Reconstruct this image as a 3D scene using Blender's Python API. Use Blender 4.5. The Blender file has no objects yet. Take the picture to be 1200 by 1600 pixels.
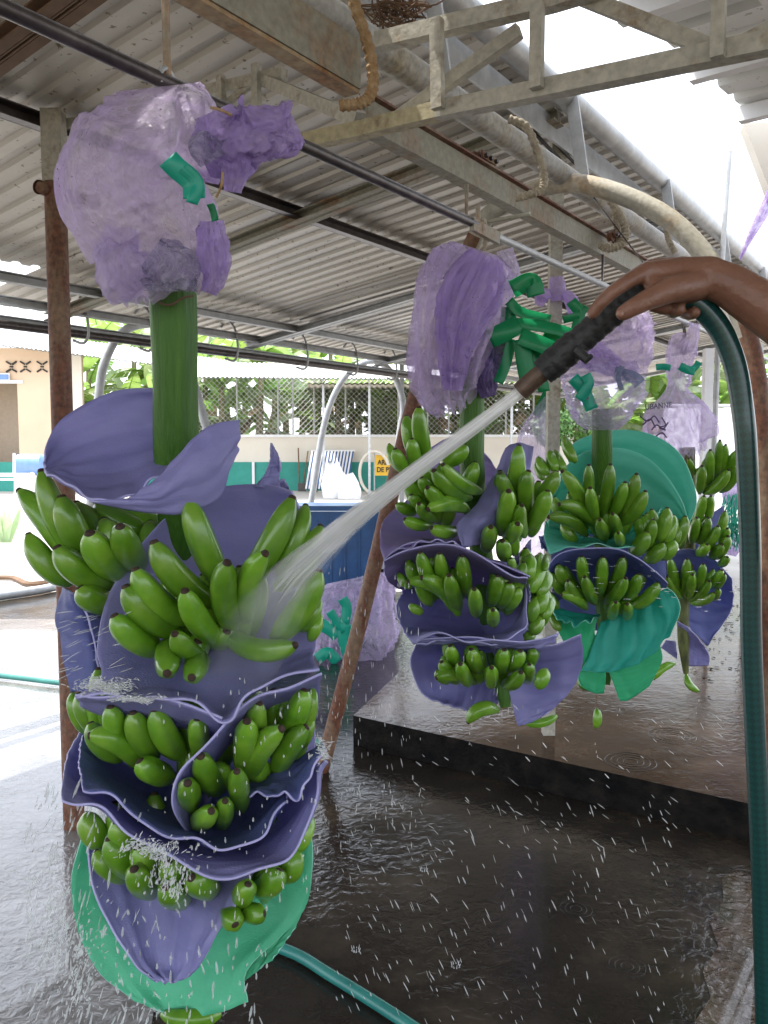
import bpy, bmesh, math, random
from mathutils import Vector, noise, Matrix
random.seed(7)
SC = bpy.context.scene
COL = SC.collection
# ---------------------------------------------------------------- camera, sky, sun, exposure
F = 1300.0
PITCH = math.atan(100.0/F)
EYE = Vector((0, 0, 1.5))
cam_d = bpy.data.cameras.new('camera'); cam = bpy.data.objects.new('camera', cam_d); COL.objects.link(cam)
cam_d.sensor_fit = 'VERTICAL'; cam_d.sensor_height = 36; cam_d.lens = F/1600*36
cam_d.clip_start = 0.05; cam_d.clip_end = 3000
cam.location = EYE; cam.rotation_euler = (math.pi/2 - PITCH, 0, 0)
SC.camera = cam
SC.render.resolution_x = 768; SC.render.resolution_y = 1024

U = Vector((.569, .822, 0)).normalized()
V = Vector((-U.y, U.x, 0))
SUN_EL = math.radians(66)
SUN_H = (V*0.95 + U*-0.3).normalized()          # horizontal direction towards the sun
SUN_DIR = Vector((SUN_H.x*math.cos(SUN_EL), SUN_H.y*math.cos(SUN_EL), math.sin(SUN_EL)))
world = bpy.data.worlds.new('World'); SC.world = world; world.use_nodes = True
wn = world.node_tree; bg = wn.nodes['Background']
sky = wn.nodes.new('ShaderNodeTexSky'); sky.sky_type = 'NISHITA'; sky.sun_disc = False
sky.sun_elevation = SUN_EL; sky.sun_rotation = math.atan2(SUN_H.x, SUN_H.y)
sky.dust_density = 4.0; sky.air_density = 1.0; sky.ozone_density = 1.0
hz = wn.nodes.new('ShaderNodeMixRGB'); hz.blend_type = 'MIX'; hz.inputs[0].default_value = .6; hz.inputs[2].default_value = (12.6, 13.2, 14.4, 1)   # bright thin cloud over the sky
wn.links.new(sky.outputs[0], hz.inputs[1]); wn.links.new(hz.outputs[0], bg.inputs[0]); bg.inputs[1].default_value = 0.15
sun_d = bpy.data.lights.new('sun', 'SUN'); sun = bpy.data.objects.new('sun', sun_d); COL.objects.link(sun)
sun_d.energy = 4.5; sun_d.angle = math.radians(0.5); sun_d.color = (1, .96, .9)
sun.rotation_euler = SUN_DIR.to_track_quat('Z', 'Y').to_euler(); sun.location = (0, 0, 30)
SC.view_settings.view_transform = 'Standard'; SC.view_settings.look = 'None'
SC.view_settings.gamma = 1; SC.view_settings.use_curve_mapping = False
SC.view_settings.exposure = 0.92

# ---------------------------------------------------------------- projection helpers (photo pixels -> places)
def ray(px, py):
    a = (px-600)/F; b = (800-py)/F
    return Vector((a, math.cos(PITCH)+b*math.sin(PITCH), -math.sin(PITCH)+b*math.cos(PITCH)))
def P(px, py, Y):
    d = ray(px, py); return EYE + d*(Y/d.y)
def onz(px, py, z):
    d = ray(px, py); return EYE + d*((z-EYE.z)/d.z)
def onv(px, py, v):
    d = ray(px, py); return EYE + d*(v/d.dot(V))
def ont(px, py, t):
    d = ray(px, py); return EYE + d*(t/d.dot(U))
def W(t, v, z):                       # z relative to the eye
    return U*t + V*v + Vector((0, 0, 1.5+z))
FLOOR = 0.0; SLAB = 0.15

# ---------------------------------------------------------------- object helpers
def tag(o, label=None, cat=None, group=None, kind=None):
    if label: o['label'] = label
    if cat: o['category'] = cat
    if group: o['group'] = group
    if kind: o['kind'] = kind
    return o
def empty(name, loc, label, cat, group=None, kind=None):
    o = bpy.data.objects.new(name, None); COL.objects.link(o); o.location = loc
    o.empty_display_size = .1
    return tag(o, label, cat, group, kind)
def link(name, me, parent=None):
    o = bpy.data.objects.new(name, me); COL.objects.link(o)
    if parent is not None:
        o.parent = parent; o.matrix_parent_inverse = Matrix.Translation(-world_loc(parent))
    return o
def world_loc(o):
    l = Vector((0, 0, 0))
    while o is not None:
        if o.type == 'EMPTY': l = l + o.location
        o = o.parent
    return l
def mesh_obj(name, verts, faces, mats, parent=None, smooth=True, midx=None):
    me = bpy.data.meshes.new(name)
    me.from_pydata([tuple(v) for v in verts], [], faces)
    for m in (mats if isinstance(mats, (list, tuple)) else [mats]): me.materials.append(m)
    if midx:
        for p, i in zip(me.polygons, midx): p.material_index = i
    if smooth:
        for p in me.polygons: p.use_smooth = True
    me.update()
    return link(name, me, parent)
class MB:
    def __init__(s): s.v = []; s.f = []; s.m = []
    def add(s, vs, fs, mi=0):
        k = len(s.v); s.v += [Vector(v) for v in vs]; s.f += [tuple(i+k for i in f) for f in fs]; s.m += [mi]*len(fs); return s
    def box(s, c, dx, dy, dz, mi=0):            # centre and three half-extent vectors
        c = Vector(c); vs = []
        for a in (-1, 1):
            for b in (-1, 1):
                for g in (-1, 1): vs.append(c+dx*a+dy*b+dz*g)
        return s.add(vs, [(0,1,3,2),(4,6,7,5),(0,4,5,1),(2,3,7,6),(0,2,6,4),(1,5,7,3)], mi)
    def bar(s, a, b, w, h, up=Vector((0,0,1)), mi=0):
        a = Vector(a); b = Vector(b); d = (b-a); L = d.length; d.normalize()
        sd = d.cross(up)
        if sd.length < 1e-4: sd = d.cross(Vector((1,0,0)))
        sd.normalize(); u2 = sd.cross(d).normalized()
        return s.box((a+b)/2, d*(L/2), sd*(w/2), u2*(h/2), mi)
    def channel(s, a, b, w, h, t=.006, up=Vector((0,0,1)), side=1, mi=0):   # C section
        a = Vector(a); b = Vector(b); d = (b-a).normalized(); sd = d.cross(up).normalized()*side; u2 = up
        s.bar(a-sd*(w/2), b-sd*(w/2), t, h, up, mi)
        s.bar(a+u2*(h/2-t/2)+sd*(t/2), b+u2*(h/2-t/2)+sd*(t/2), w-t, t, up, mi)
        s.bar(a-u2*(h/2-t/2)+sd*(t/2), b-u2*(h/2-t/2)+sd*(t/2), w-t, t, up, mi)
        return s
    def tube(s, pts, r, n=10, mi=0, cap=True):
        pts = [Vector(p) for p in pts]; R = r if isinstance(r, (list, tuple)) else [r]*len(pts)
        k = len(s.v); T = []
        for i in range(len(pts)):
            d = (pts[min(i+1, len(pts)-1)]-pts[max(i-1, 0)]); T.append(d.normalized())
        x = T[0].orthogonal().normalized()
        for i, p in enumerate(pts):
            x = (x - T[i]*x.dot(T[i])).normalized(); y = T[i].cross(x)
            for j in range(n):
                a = 2*math.pi*j/n; s.v.append(p+(x*math.cos(a)+y*math.sin(a))*R[i])
        for i in range(len(pts)-1):
            for j in range(n):
                s.f.append((k+i*n+j, k+i*n+(j+1) % n, k+(i+1)*n+(j+1) % n, k+(i+1)*n+j)); s.m.append(mi)
        if cap:
            s.f.append(tuple(k+j for j in reversed(range(n)))); s.m.append(mi)
            s.f.append(tuple(k+(len(pts)-1)*n+j for j in range(n))); s.m.append(mi)
        return s
    def build(s, name, mats, parent=None, smooth=False):
        o = mesh_obj(name, s.v, s.f, mats, parent, smooth, s.m); return o
def smooth_by_angle(o, ang=35):
    me = o.data
    for p in me.polygons: p.use_smooth = True
    try: me.set_sharp_from_angle(angle=math.radians(ang))
    except Exception: pass
    return o
def cr(p0, p1, p2, p3, t):
    return 0.5*((2*p1)+(p2-p0)*t+(2*p0-5*p1+4*p2-p3)*t*t+(3*p1-p0-3*p2+p3)*t*t*t)
def spline(pts, n):
    pts = [Vector(p) for p in pts]; m = len(pts)-1; out = []
    for i in range(n):
        s = i/(n-1)*m; k = min(int(s), m-1); t = s-k
        out.append(cr(pts[k-1] if k > 0 else 2*pts[0]-pts[1], pts[k], pts[k+1], pts[k+2] if k+2 <= m else 2*pts[m]-pts[m-1], t))
    return out
def fb(p, o=3):
    return noise.fractal(Vector(p), 1.0, 2.0, o)

# ---------------------------------------------------------------- materials
def nt(name):
    m = bpy.data.materials.new(name); m.use_nodes = True; t = m.node_tree
    return m, t, t.nodes['Principled BSDF'], t.nodes['Material Output']
def node(t, ty, **kw):
    n = t.nodes.new(ty)
    for k, v in kw.items():
        if k in n.inputs.keys(): n.inputs[k].default_value = v
        else: setattr(n, k, v)
    return n
def ramp(t, stops):
    r = t.nodes.new('ShaderNodeValToRGB'); e = r.color_ramp.elements
    e[0].position = stops[0][0]; e[0].color = (*stops[0][1], 1)
    e[1].position = stops[-1][0]; e[1].color = (*stops[-1][1], 1)
    for p, c in stops[1:-1]:
        x = e.new(p); x.color = (*c, 1)
    return r
def simple(name, stops, scale=8, rough=.6, metal=0, bump=.0, bscale=60, stretch=(1,1,1), detail=6, spec=.5, var=0):
    m, t, b, o = nt(name)
    tc = node(t, 'ShaderNodeTexCoord'); mp = node(t, 'ShaderNodeMapping'); mp.inputs['Scale'].default_value = stretch
    t.links.new(tc.outputs['Object'], mp.inputs[0])
    n = node(t, 'ShaderNodeTexNoise', Scale=scale, Detail=detail, Roughness=.62); t.links.new(mp.outputs[0], n.inputs['Vector'])
    r = ramp(t, stops); t.links.new(n.outputs[0], r.inputs[0])
    src = r.outputs[0]
    if var:
        oi = node(t, 'ShaderNodeObjectInfo'); hs = node(t, 'ShaderNodeHueSaturation')
        mr = node(t, 'ShaderNodeMapRange'); mr.inputs['To Min'].default_value = 1-var; mr.inputs['To Max'].default_value = 1+var
        t.links.new(oi.outputs['Random'], mr.inputs[0]); t.links.new(mr.outputs[0], hs.inputs['Value'])
        mh = node(t, 'ShaderNodeMapRange'); mh.inputs['To Min'].default_value = .5-var*.05; mh.inputs['To Max'].default_value = .5+var*.05
        t.links.new(oi.outputs['Random'], mh.inputs[0]); t.links.new(mh.outputs[0], hs.inputs['Hue'])
        t.links.new(src, hs.inputs['Color']); src = hs.outputs[0]
    t.links.new(src, b.inputs['Base Color'])
    b.inputs['Roughness'].default_value = rough; b.inputs['Metallic'].default_value = metal
    b.inputs['Specular IOR Level'].default_value = spec
    if bump:
        n2 = node(t, 'ShaderNodeTexNoise', Scale=bscale, Detail=5.0); t.links.new(mp.outputs[0], n2.inputs['Vector'])
        bp = node(t, 'ShaderNodeBump', Strength=bump, Distance=.01); t.links.new(n2.outputs[0], bp.inputs['Height'])
        t.links.new(bp.outputs[0], b.inputs['Normal'])
    return m
def add_translucent(m, fac, col=None, gain=1.6):
    t = m.node_tree; b = t.nodes['Principled BSDF']; o = t.nodes['Material Output']
    tr = node(t, 'ShaderNodeBsdfTranslucent'); mx = node(t, 'ShaderNodeMixShader', Fac=fac)
    if b.inputs['Base Color'].links: t.links.new(b.inputs['Base Color'].links[0].from_socket, tr.inputs[0])
    if col: 
        for l in list(tr.inputs[0].links): t.links.remove(l)
        tr.inputs[0].default_value = (*col, 1)
    t.links.new(b.outputs[0], mx.inputs[1]); t.links.new(tr.outputs[0], mx.inputs[2]); t.links.new(mx.outputs[0], o.inputs[0])
    return m

def foam(name, c, c2):
    m = simple(name, [(.3, c), (.7, c2)], scale=9, rough=.42, bump=.25, bscale=240, stretch=(1, 1, 2.5))
    return add_translucent(m, .38)
M = {}
M['foam_purple'] = foam('foam_purple', (.29, .285, .58), (.37, .355, .65))
M['foam_violet'] = foam('foam_violet', (.29, .235, .50), (.36, .29, .56))
M['foam_blue'] = foam('foam_blue', (.14, .17, .43), (.19, .22, .50))
M['foam_mint'] = foam('foam_mint', (.12, .60, .46), (.16, .66, .52))
M['foam_teal'] = foam('foam_teal', (.03, .47, .37), (.05, .54, .43))
M['foam_green'] = foam('foam_green', (.02, .47, .20), (.04, .54, .25))
M['foam_palegreen'] = foam('foam_palegreen', (.09, .58, .32), (.15, .66, .40))
M['rim_purple'] = simple('rim_purple', [(.3, (.36, .35, .62)), (.7, (.44, .42, .68))], rough=.6)
M['rim_green'] = simple('rim_green', [(.3, (.2, .58, .42)), (.7, (.28, .65, .5))], rough=.6)

def banana_mat():
    m, t, b, o = nt('banana_skin')
    tc = node(t, 'ShaderNodeTexCoord')
    n = node(t, 'ShaderNodeTexNoise', Scale=26.0, Detail=5.0); t.links.new(tc.outputs['Object'], n.inputs['Vector'])
    r = ramp(t, [(.25, (.085, .225, .012)), (.5, (.135, .305, .020)), (.8, (.22, .39, .04))]); t.links.new(n.outputs[0], r.inputs[0])
    oi = node(t, 'ShaderNodeObjectInfo'); hs = node(t, 'ShaderNodeHueSaturation')
    mr = node(t, 'ShaderNodeMapRange'); mr.inputs['To Min'].default_value = .8; mr.inputs['To Max'].default_value = 1.2
    t.links.new(oi.outputs['Random'], mr.inputs[0]); t.links.new(mr.outputs[0], hs.inputs['Value']); t.links.new(r.outputs[0], hs.inputs['Color'])
    n2 = node(t, 'ShaderNodeTexNoise', Scale=420.0, Detail=2.0); t.links.new(tc.outputs['Object'], n2.inputs['Vector'])
    r2 = ramp(t, [(.70, (0, 0, 0)), (.78, (1, 1, 1))]); t.links.new(n2.outputs[0], r2.inputs[0])
    mx = node(t, 'ShaderNodeMixRGB'); mx.inputs[2].default_value = (.035, .05, .012, 1)
    ml = node(t, 'ShaderNodeMath', operation='MULTIPLY'); ml.inputs[1].default_value = .5
    t.links.new(r2.outputs[0], ml.inputs[0]); t.links.new(ml.outputs[0], mx.inputs[0])
    t.links.new(hs.outputs[0], mx.inputs[1]); t.links.new(mx.outputs[0], b.inputs['Base Color'])
    b.inputs['Roughness'].default_value = .30; b.inputs['Coat Weight'].default_value = .35; b.inputs['Coat Roughness'].default_value = .12
    b.inputs['Subsurface Weight'].default_value = .06; b.inputs['Subsurface Radius'].default_value = (.004, .008, .002)
    bp = node(t, 'ShaderNodeBump', Strength=.12, Distance=.004); n3 = node(t, 'ShaderNodeTexNoise', Scale=90.0, Detail=4.0)
    t.links.new(tc.outputs['Object'], n3.inputs['Vector']); t.links.new(n3.outputs[0], bp.inputs['Height']); t.links.new(bp.outputs[0], b.inputs['Normal'])
    return m
M['banana'] = banana_mat()
M['tip'] = simple('banana_tip', [(.3, (.018, .010, .006)), (.7, (.06, .032, .018))], scale=200, rough=.8)
M['cut'] = simple('banana_cut_flesh', [(.3, (.5, .4, .2)), (.7, (.65, .55, .32))], scale=120, rough=.7)
M['stem'] = simple('bunch_stem_skin', [(.3, (.028, .095, .006)), (.55, (.048, .135, .010)), (.75, (.08, .185, .018))], scale=14, rough=.5, spec=.3, bump=.5, bscale=70, stretch=(3, 3, .25))
M['stem_dark'] = simple('bunch_stem_old', [(.3, (.03, .035, .01)), (.6, (.12, .14, .03)), (.8, (.22, .17, .04))], scale=30, rough=.6, bump=.5, stretch=(1, 1, .4))

def plastic(name, c1, c2, op_lo=.55, op_hi=.92, dots=True, scale=7):
    m, t, b, o = nt(name)
    tc = node(t, 'ShaderNodeTexCoord')
    n = node(t, 'ShaderNodeTexNoise', Scale=scale, Detail=7.0, Roughness=.7, Distortion=1.6); t.links.new(tc.outputs['Object'], n.inputs['Vector'])
    r = ramp(t, [(.34, c1), (.66, c2)]); t.links.new(n.outputs[0], r.inputs[0])
    col = r.outputs[0]
    if dots:
        vo = node(t, 'ShaderNodeTexVoronoi', Scale=75.0, Randomness=.3); t.links.new(tc.outputs['Object'], vo.inputs['Vector'])
        lt = node(t, 'ShaderNodeMath', operation='LESS_THAN'); lt.inputs[1].default_value = .11; t.links.new(vo.outputs['Distance'], lt.inputs[0])
        mx = node(t, 'ShaderNodeMixRGB'); mx.inputs[2].default_value = (.16, .12, .24, 1); nm = node(t, 'ShaderNodeTexNoise', Scale=5.0); t.links.new(tc.outputs['Object'], nm.inputs['Vector']); gt = node(t, 'ShaderNodeMath', operation='GREATER_THAN'); gt.inputs[1].default_value = .52; t.links.new(nm.outputs[0], gt.inputs[0]); mk = node(t, 'ShaderNodeMath', operation='MULTIPLY'); t.links.new(lt.outputs[0], mk.inputs[0]); t.links.new(gt.outputs[0], mk.inputs[1]); t.links.new(mk.outputs[0], mx.inputs[0]); t.links.new(col, mx.inputs[1]); col = mx.outputs[0]
    t.links.new(col, b.inputs['Base Color']); b.inputs['Roughness'].default_value = .22; b.inputs['Specular IOR Level'].default_value = .6
    w = node(t, 'ShaderNodeTexNoise', Scale=38.0, Detail=6.0, Roughness=.6, Distortion=2.2); t.links.new(tc.outputs['Object'], w.inputs['Vector'])
    w2 = node(t, 'ShaderNodeTexVoronoi', Scale=30.0); w2.feature = 'DISTANCE_TO_EDGE'; t.links.new(tc.outputs['Object'], w2.inputs['Vector'])
    ad = node(t, 'ShaderNodeMath', operation='ADD'); t.links.new(w.outputs[0], ad.inputs[0])
    m5 = node(t, 'ShaderNodeMath', operation='MULTIPLY'); m5.inputs[1].default_value = .6; t.links.new(w2.outputs[0], m5.inputs[0]); t.links.new(m5.outputs[0], ad.inputs[1])
    bp = node(t, 'ShaderNodeBump', Strength=.8, Distance=.012); t.links.new(ad.outputs[0], bp.inputs['Height']); t.links.new(bp.outputs[0], b.inputs['Normal'])
    tr = node(t, 'ShaderNodeBsdfTranslucent'); t.links.new(col, tr.inputs[0]); t.links.new(bp.outputs[0], tr.inputs['Normal'])
    tp = node(t, 'ShaderNodeBsdfTransparent'); tp.inputs[0].default_value = (.93, .9, .98, 1)
    m1 = node(t, 'ShaderNodeMixShader', Fac=.5); t.links.new(b.outputs[0], m1.inputs[1]); t.links.new(tr.outputs[0], m1.inputs[2])
    op = node(t, 'ShaderNodeMapRange'); op.inputs['From Min'].default_value = .35; op.inputs['From Max'].default_value = .65
    op.inputs['To Min'].default_value = op_lo; op.inputs['To Max'].default_value = op_hi; t.links.new(n.outputs[0], op.inputs[0])
    m2 = node(t, 'ShaderNodeMixShader'); t.links.new(op.outputs[0], m2.inputs[0]); t.links.new(tp.outputs[0], m2.inputs[1]); t.links.new(m1.outputs[0], m2.inputs[2])
    t.links.new(m2.outputs[0], o.inputs[0]); return m
M['bag'] = plastic('lilac_film', (.86, .80, .90), (.66, .52, .80), .20, .68)
M['bag_deep'] = plastic('violet_film', (.68, .55, .84), (.46, .32, .70), .45, .85)
M['bag_clear'] = plastic('clear_film', (.88, .85, .92), (.70, .60, .84), .20, .52)
M['bag_grey'] = plastic('pressed_film', (.26, .27, .32), (.70, .66, .80), .22, .62, dots=False, scale=22)
M['ribbon'] = simple('green_ribbon', [(.3, (.008, .25, .09)), (.7, (.014, .33, .12))], scale=20, rough=.35); add_translucent(M['ribbon'], .35)
M['ribbon_teal'] = simple('teal_ribbon', [(.3, (.01, .40, .27)), (.7, (.02, .46, .32))], scale=20, rough=.35); add_translucent(M['ribbon_teal'], .3)

M['galv'] = simple('galvanised_steel', [(.25, (.30, .31, .31)), (.55, (.42, .43, .43)), (.8, (.52, .53, .52))], scale=14, rough=.5, metal=.35, bump=.1)
M['dark_steel'] = simple('dark_steel_pipe', [(.3, (.045, .038, .036)), (.7, (.10, .085, .078))], scale=20, rough=.38, metal=.5, bump=.1)
def rusty(name, paint, rust, lo=.42, hi=.62, scale=5, stretch=(1,1,1)):
    m, t, b, o = nt(name)
    tc = node(t, 'ShaderNodeTexCoord'); mp = node(t, 'ShaderNodeMapping'); mp.inputs['Scale'].default_value = stretch; t.links.new(tc.outputs['Object'], mp.inputs[0])
    n = node(t, 'ShaderNodeTexNoise', Scale=scale, Detail=9.0, Roughness=.72); t.links.new(mp.outputs[0], n.inputs['Vector'])
    r = ramp(t, [(lo, (0, 0, 0)), (hi, (1, 1, 1))]); t.links.new(n.outputs[0], r.inputs[0])
    n2 = node(t, 'ShaderNodeTexNoise', Scale=60.0, Detail=6.0); t.links.new(tc.outputs['Object'], n2.inputs['Vector'])
    r2 = ramp(t, [(.3, tuple(c*.55 for c in rust)), (.7, tuple(min(1, c*1.4) for c in rust))]); t.links.new(n2.outputs[0], r2.inputs[0])
    r3 = ramp(t, [(.3, tuple(c*.8 for c in paint)), (.7, tuple(min(1, c*1.15) for c in paint))]); t.links.new(n2.outputs[0], r3.inputs[0])
    mx = node(t, 'ShaderNodeMixRGB'); t.links.new(r.outputs[0], mx.inputs[0]); t.links.new(r3.outputs[0], mx.inputs[1]); t.links.new(r2.outputs[0], mx.inputs[2])
    t.links.new(mx.outputs[0], b.inputs['Base Color']); b.inputs['Roughness'].default_value = .65
    bp = node(t, 'ShaderNodeBump', Strength=.35, Distance=.005); t.links.new(n2.outputs[0], bp.inputs['Height']); t.links.new(bp.outputs[0], b.inputs['Normal'])
    return m
M['beam'] = rusty('beam_paint', (.27, .26, .20), (.26, .12, .045), .50, .72)
M['beam_rust'] = rusty('beam_paint_rusty', (.40, .31, .18), (.27, .12, .04), .40, .62)
M['chord'] = rusty('truss_paint', (.42, .40, .33), (.22, .15, .08), .54, .70, 9)
M['chord_yellow'] = rusty('truss_paint_yellowed', (.42, .37, .23), (.18, .11, .05), .54, .70, 12)
M['rust_pipe'] = rusty('rust_pipe', (.26, .19, .12), (.15, .055, .028), .34, .54, 7, (1, 1, .35))
M['arch_pipe'] = rusty('arch_pipe', (.40, .38, .31), (.33, .20, .08), .50, .70, 4)
M['top_pipe'] = rusty('top_pipe', (.38, .38, .36), (.30, .25, .15), .5, .7, 3)
M['rope'] = simple('rope_wrap', [(.3, (.34, .29, .21)), (.7, (.5, .45, .35))], scale=60, rough=.9, bump=.8, bscale=150)
M['rope_rust'] = simple('rope_wrap_rusty', [(.3, (.30, .17, .07)), (.7, (.46, .33, .18))], scale=60, rough=.9, bump=.8, bscale=150)
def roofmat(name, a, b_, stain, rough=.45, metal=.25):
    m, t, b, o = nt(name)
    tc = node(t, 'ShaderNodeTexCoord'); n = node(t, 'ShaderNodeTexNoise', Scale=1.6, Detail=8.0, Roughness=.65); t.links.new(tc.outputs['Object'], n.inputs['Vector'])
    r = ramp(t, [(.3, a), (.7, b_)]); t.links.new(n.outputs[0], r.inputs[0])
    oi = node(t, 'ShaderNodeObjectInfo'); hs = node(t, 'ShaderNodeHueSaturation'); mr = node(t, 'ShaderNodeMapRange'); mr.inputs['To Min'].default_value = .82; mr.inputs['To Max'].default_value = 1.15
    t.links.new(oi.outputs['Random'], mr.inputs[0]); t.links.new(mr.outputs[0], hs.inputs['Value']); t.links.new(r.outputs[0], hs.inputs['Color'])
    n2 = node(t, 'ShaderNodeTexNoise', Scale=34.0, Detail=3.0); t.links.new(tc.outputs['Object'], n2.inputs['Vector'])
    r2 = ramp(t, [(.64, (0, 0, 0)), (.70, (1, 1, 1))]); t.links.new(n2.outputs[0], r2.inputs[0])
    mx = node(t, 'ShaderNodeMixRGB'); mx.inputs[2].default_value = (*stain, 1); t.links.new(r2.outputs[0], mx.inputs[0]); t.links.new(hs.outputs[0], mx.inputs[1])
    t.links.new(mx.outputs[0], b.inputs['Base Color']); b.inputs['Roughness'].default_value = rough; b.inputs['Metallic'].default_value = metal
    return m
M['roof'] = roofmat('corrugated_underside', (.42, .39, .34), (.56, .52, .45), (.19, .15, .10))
M['roof_white'] = roofmat('white_corrugated', (.62, .63, .60), (.74, .74, .70), (.5, .48, .42), .5, 0)
M['hose'] = None
def hosemat():
    m, t, b, o = nt('green_hose')
    tc = node(t, 'ShaderNodeTexCoord'); uv = tc.outputs['UV']
    mp = node(t, 'ShaderNodeMapping'); mp.inputs['Rotation'].default_value = (0, 0, math.radians(45)); mp.inputs['Scale'].default_value = (1, 1, 1); t.links.new(uv, mp.inputs[0])
    ck = node(t, 'ShaderNodeTexChecker', Scale=1.0); ck.inputs[1].default_value = (.004, .035, .032, 1); ck.inputs[2].default_value = (.006, .055, .048, 1)
    t.links.new(mp.outputs[0], ck.inputs[0]); t.links.new(ck.outputs[0], b.inputs['Base Color']); b.inputs['Roughness'].default_value = .3
    b.inputs['Coat Weight'].default_value = .3
    return m
M['hose'] = hosemat()
M['hose_floor'] = simple('teal_hose', [(.3, (.02, .16, .14)), (.7, (.04, .24, .2))], rough=.25)
M['tape'] = simple('black_rubber_wrap', [(.3, (.006, .007, .007)), (.7, (.022, .022, .022))], scale=40, rough=.55, bump=.5)
M['nozzle'] = simple('worn_brass', [(.3, (.05, .035, .025)), (.7, (.14, .09, .06))], scale=40, rough=.5, metal=.4, bump=.3)
def skinmat():
    m = simple('brown_skin', [(.3, (.165, .074, .044)), (.7, (.23, .112, .070))], scale=22, rough=.42, bump=.2, bscale=160)
    b = m.node_tree.nodes['Principled BSDF']; b.inputs['Subsurface Weight'].default_value = .15; b.inputs['Subsurface Radius'].default_value = (.01, .004, .002)
    return m
M['skin'] = skinmat()
M['nail'] = simple('fingernail', [(.3, (.27, .14, .095)), (.7, (.31, .165, .115))], rough=.3)
M['cloth'] = simple('grey_shirt', [(.3, (.10, .12, .16)), (.7, (.14, .16, .2))], scale=30, rough=.9)
def watermat(name, op, streak=None, col=(.86, .88, .88)):
    m, t, b, o = nt(name)
    b.inputs['Base Color'].default_value = (*col, 1); b.inputs['Roughness'].default_value = .15
    tr = node(t, 'ShaderNodeBsdfTranslucent'); tr.inputs[0].default_value = (*col, 1)
    m1 = node(t, 'ShaderNodeMixShader', Fac=.5); t.links.new(b.outputs[0], m1.inputs[1]); t.links.new(tr.outputs[0], m1.inputs[2])
    tp = node(t, 'ShaderNodeBsdfTransparent'); m2 = node(t, 'ShaderNodeMixShader', Fac=op)
    if streak:
        tc = node(t, 'ShaderNodeTexCoord'); mp = node(t, 'ShaderNodeMapping'); mp.inputs['Scale'].default_value = (streak[0], streak[1], 1); t.links.new(tc.outputs['UV'], mp.inputs[0])
        n = node(t, 'ShaderNodeTexNoise', Scale=1.0, Detail=3.0); t.links.new(mp.outputs[0], n.inputs['Vector'])
        mr = node(t, 'ShaderNodeMapRange'); mr.inputs['From Min'].default_value = .3; mr.inputs['From Max'].default_value = .7
        mr.inputs['To Min'].default_value = op*.45; mr.inputs['To Max'].default_value = min(1, op*1.5); t.links.new(n.outputs[0], mr.inputs[0])
        sx = node(t, 'ShaderNodeSeparateXYZ'); t.links.new(tc.outputs['UV'], sx.inputs[0])
        fd = node(t, 'ShaderNodeMapRange'); fd.inputs['From Min'].default_value = streak[2]; fd.inputs['From Max'].default_value = 1.0; fd.inputs['To Min'].default_value = 1; fd.inputs['To Max'].default_value = .0
        t.links.new(sx.outputs[1], fd.inputs[0]); ml = node(t, 'ShaderNodeMath', operation='MULTIPLY'); t.links.new(mr.outputs[0], ml.inputs[0]); t.links.new(fd.outputs[0], ml.inputs[1])
        lw = node(t, 'ShaderNodeLayerWeight', Blend=.35); iv = node(t, 'ShaderNodeMath', operation='SUBTRACT'); iv.inputs[0].default_value = 1.0; t.links.new(lw.outputs['Facing'], iv.inputs[1])
        m3 = node(t, 'ShaderNodeMath', operation='MULTIPLY'); t.links.new(ml.outputs[0], m3.inputs[0]); t.links.new(iv.outputs[0], m3.inputs[1])
        t.links.new(m3.outputs[0], m2.inputs[0])
    t.links.new(tp.outputs[0], m2.inputs[1]); t.links.new(m1.outputs[0], m2.inputs[2]); t.links.new(m2.outputs[0], o.inputs[0]); return m
M['jet'] = watermat('jet_water', .74, (14, 1.2, .38), (.9, .9, .88))
M['spray'] = watermat('spray_water', .16, (10, 2, .1), (.9, .93, .93))
M['drop'] = watermat('water_drop', .38)
M['foamwater'] = watermat('white_water', .42)

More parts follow.
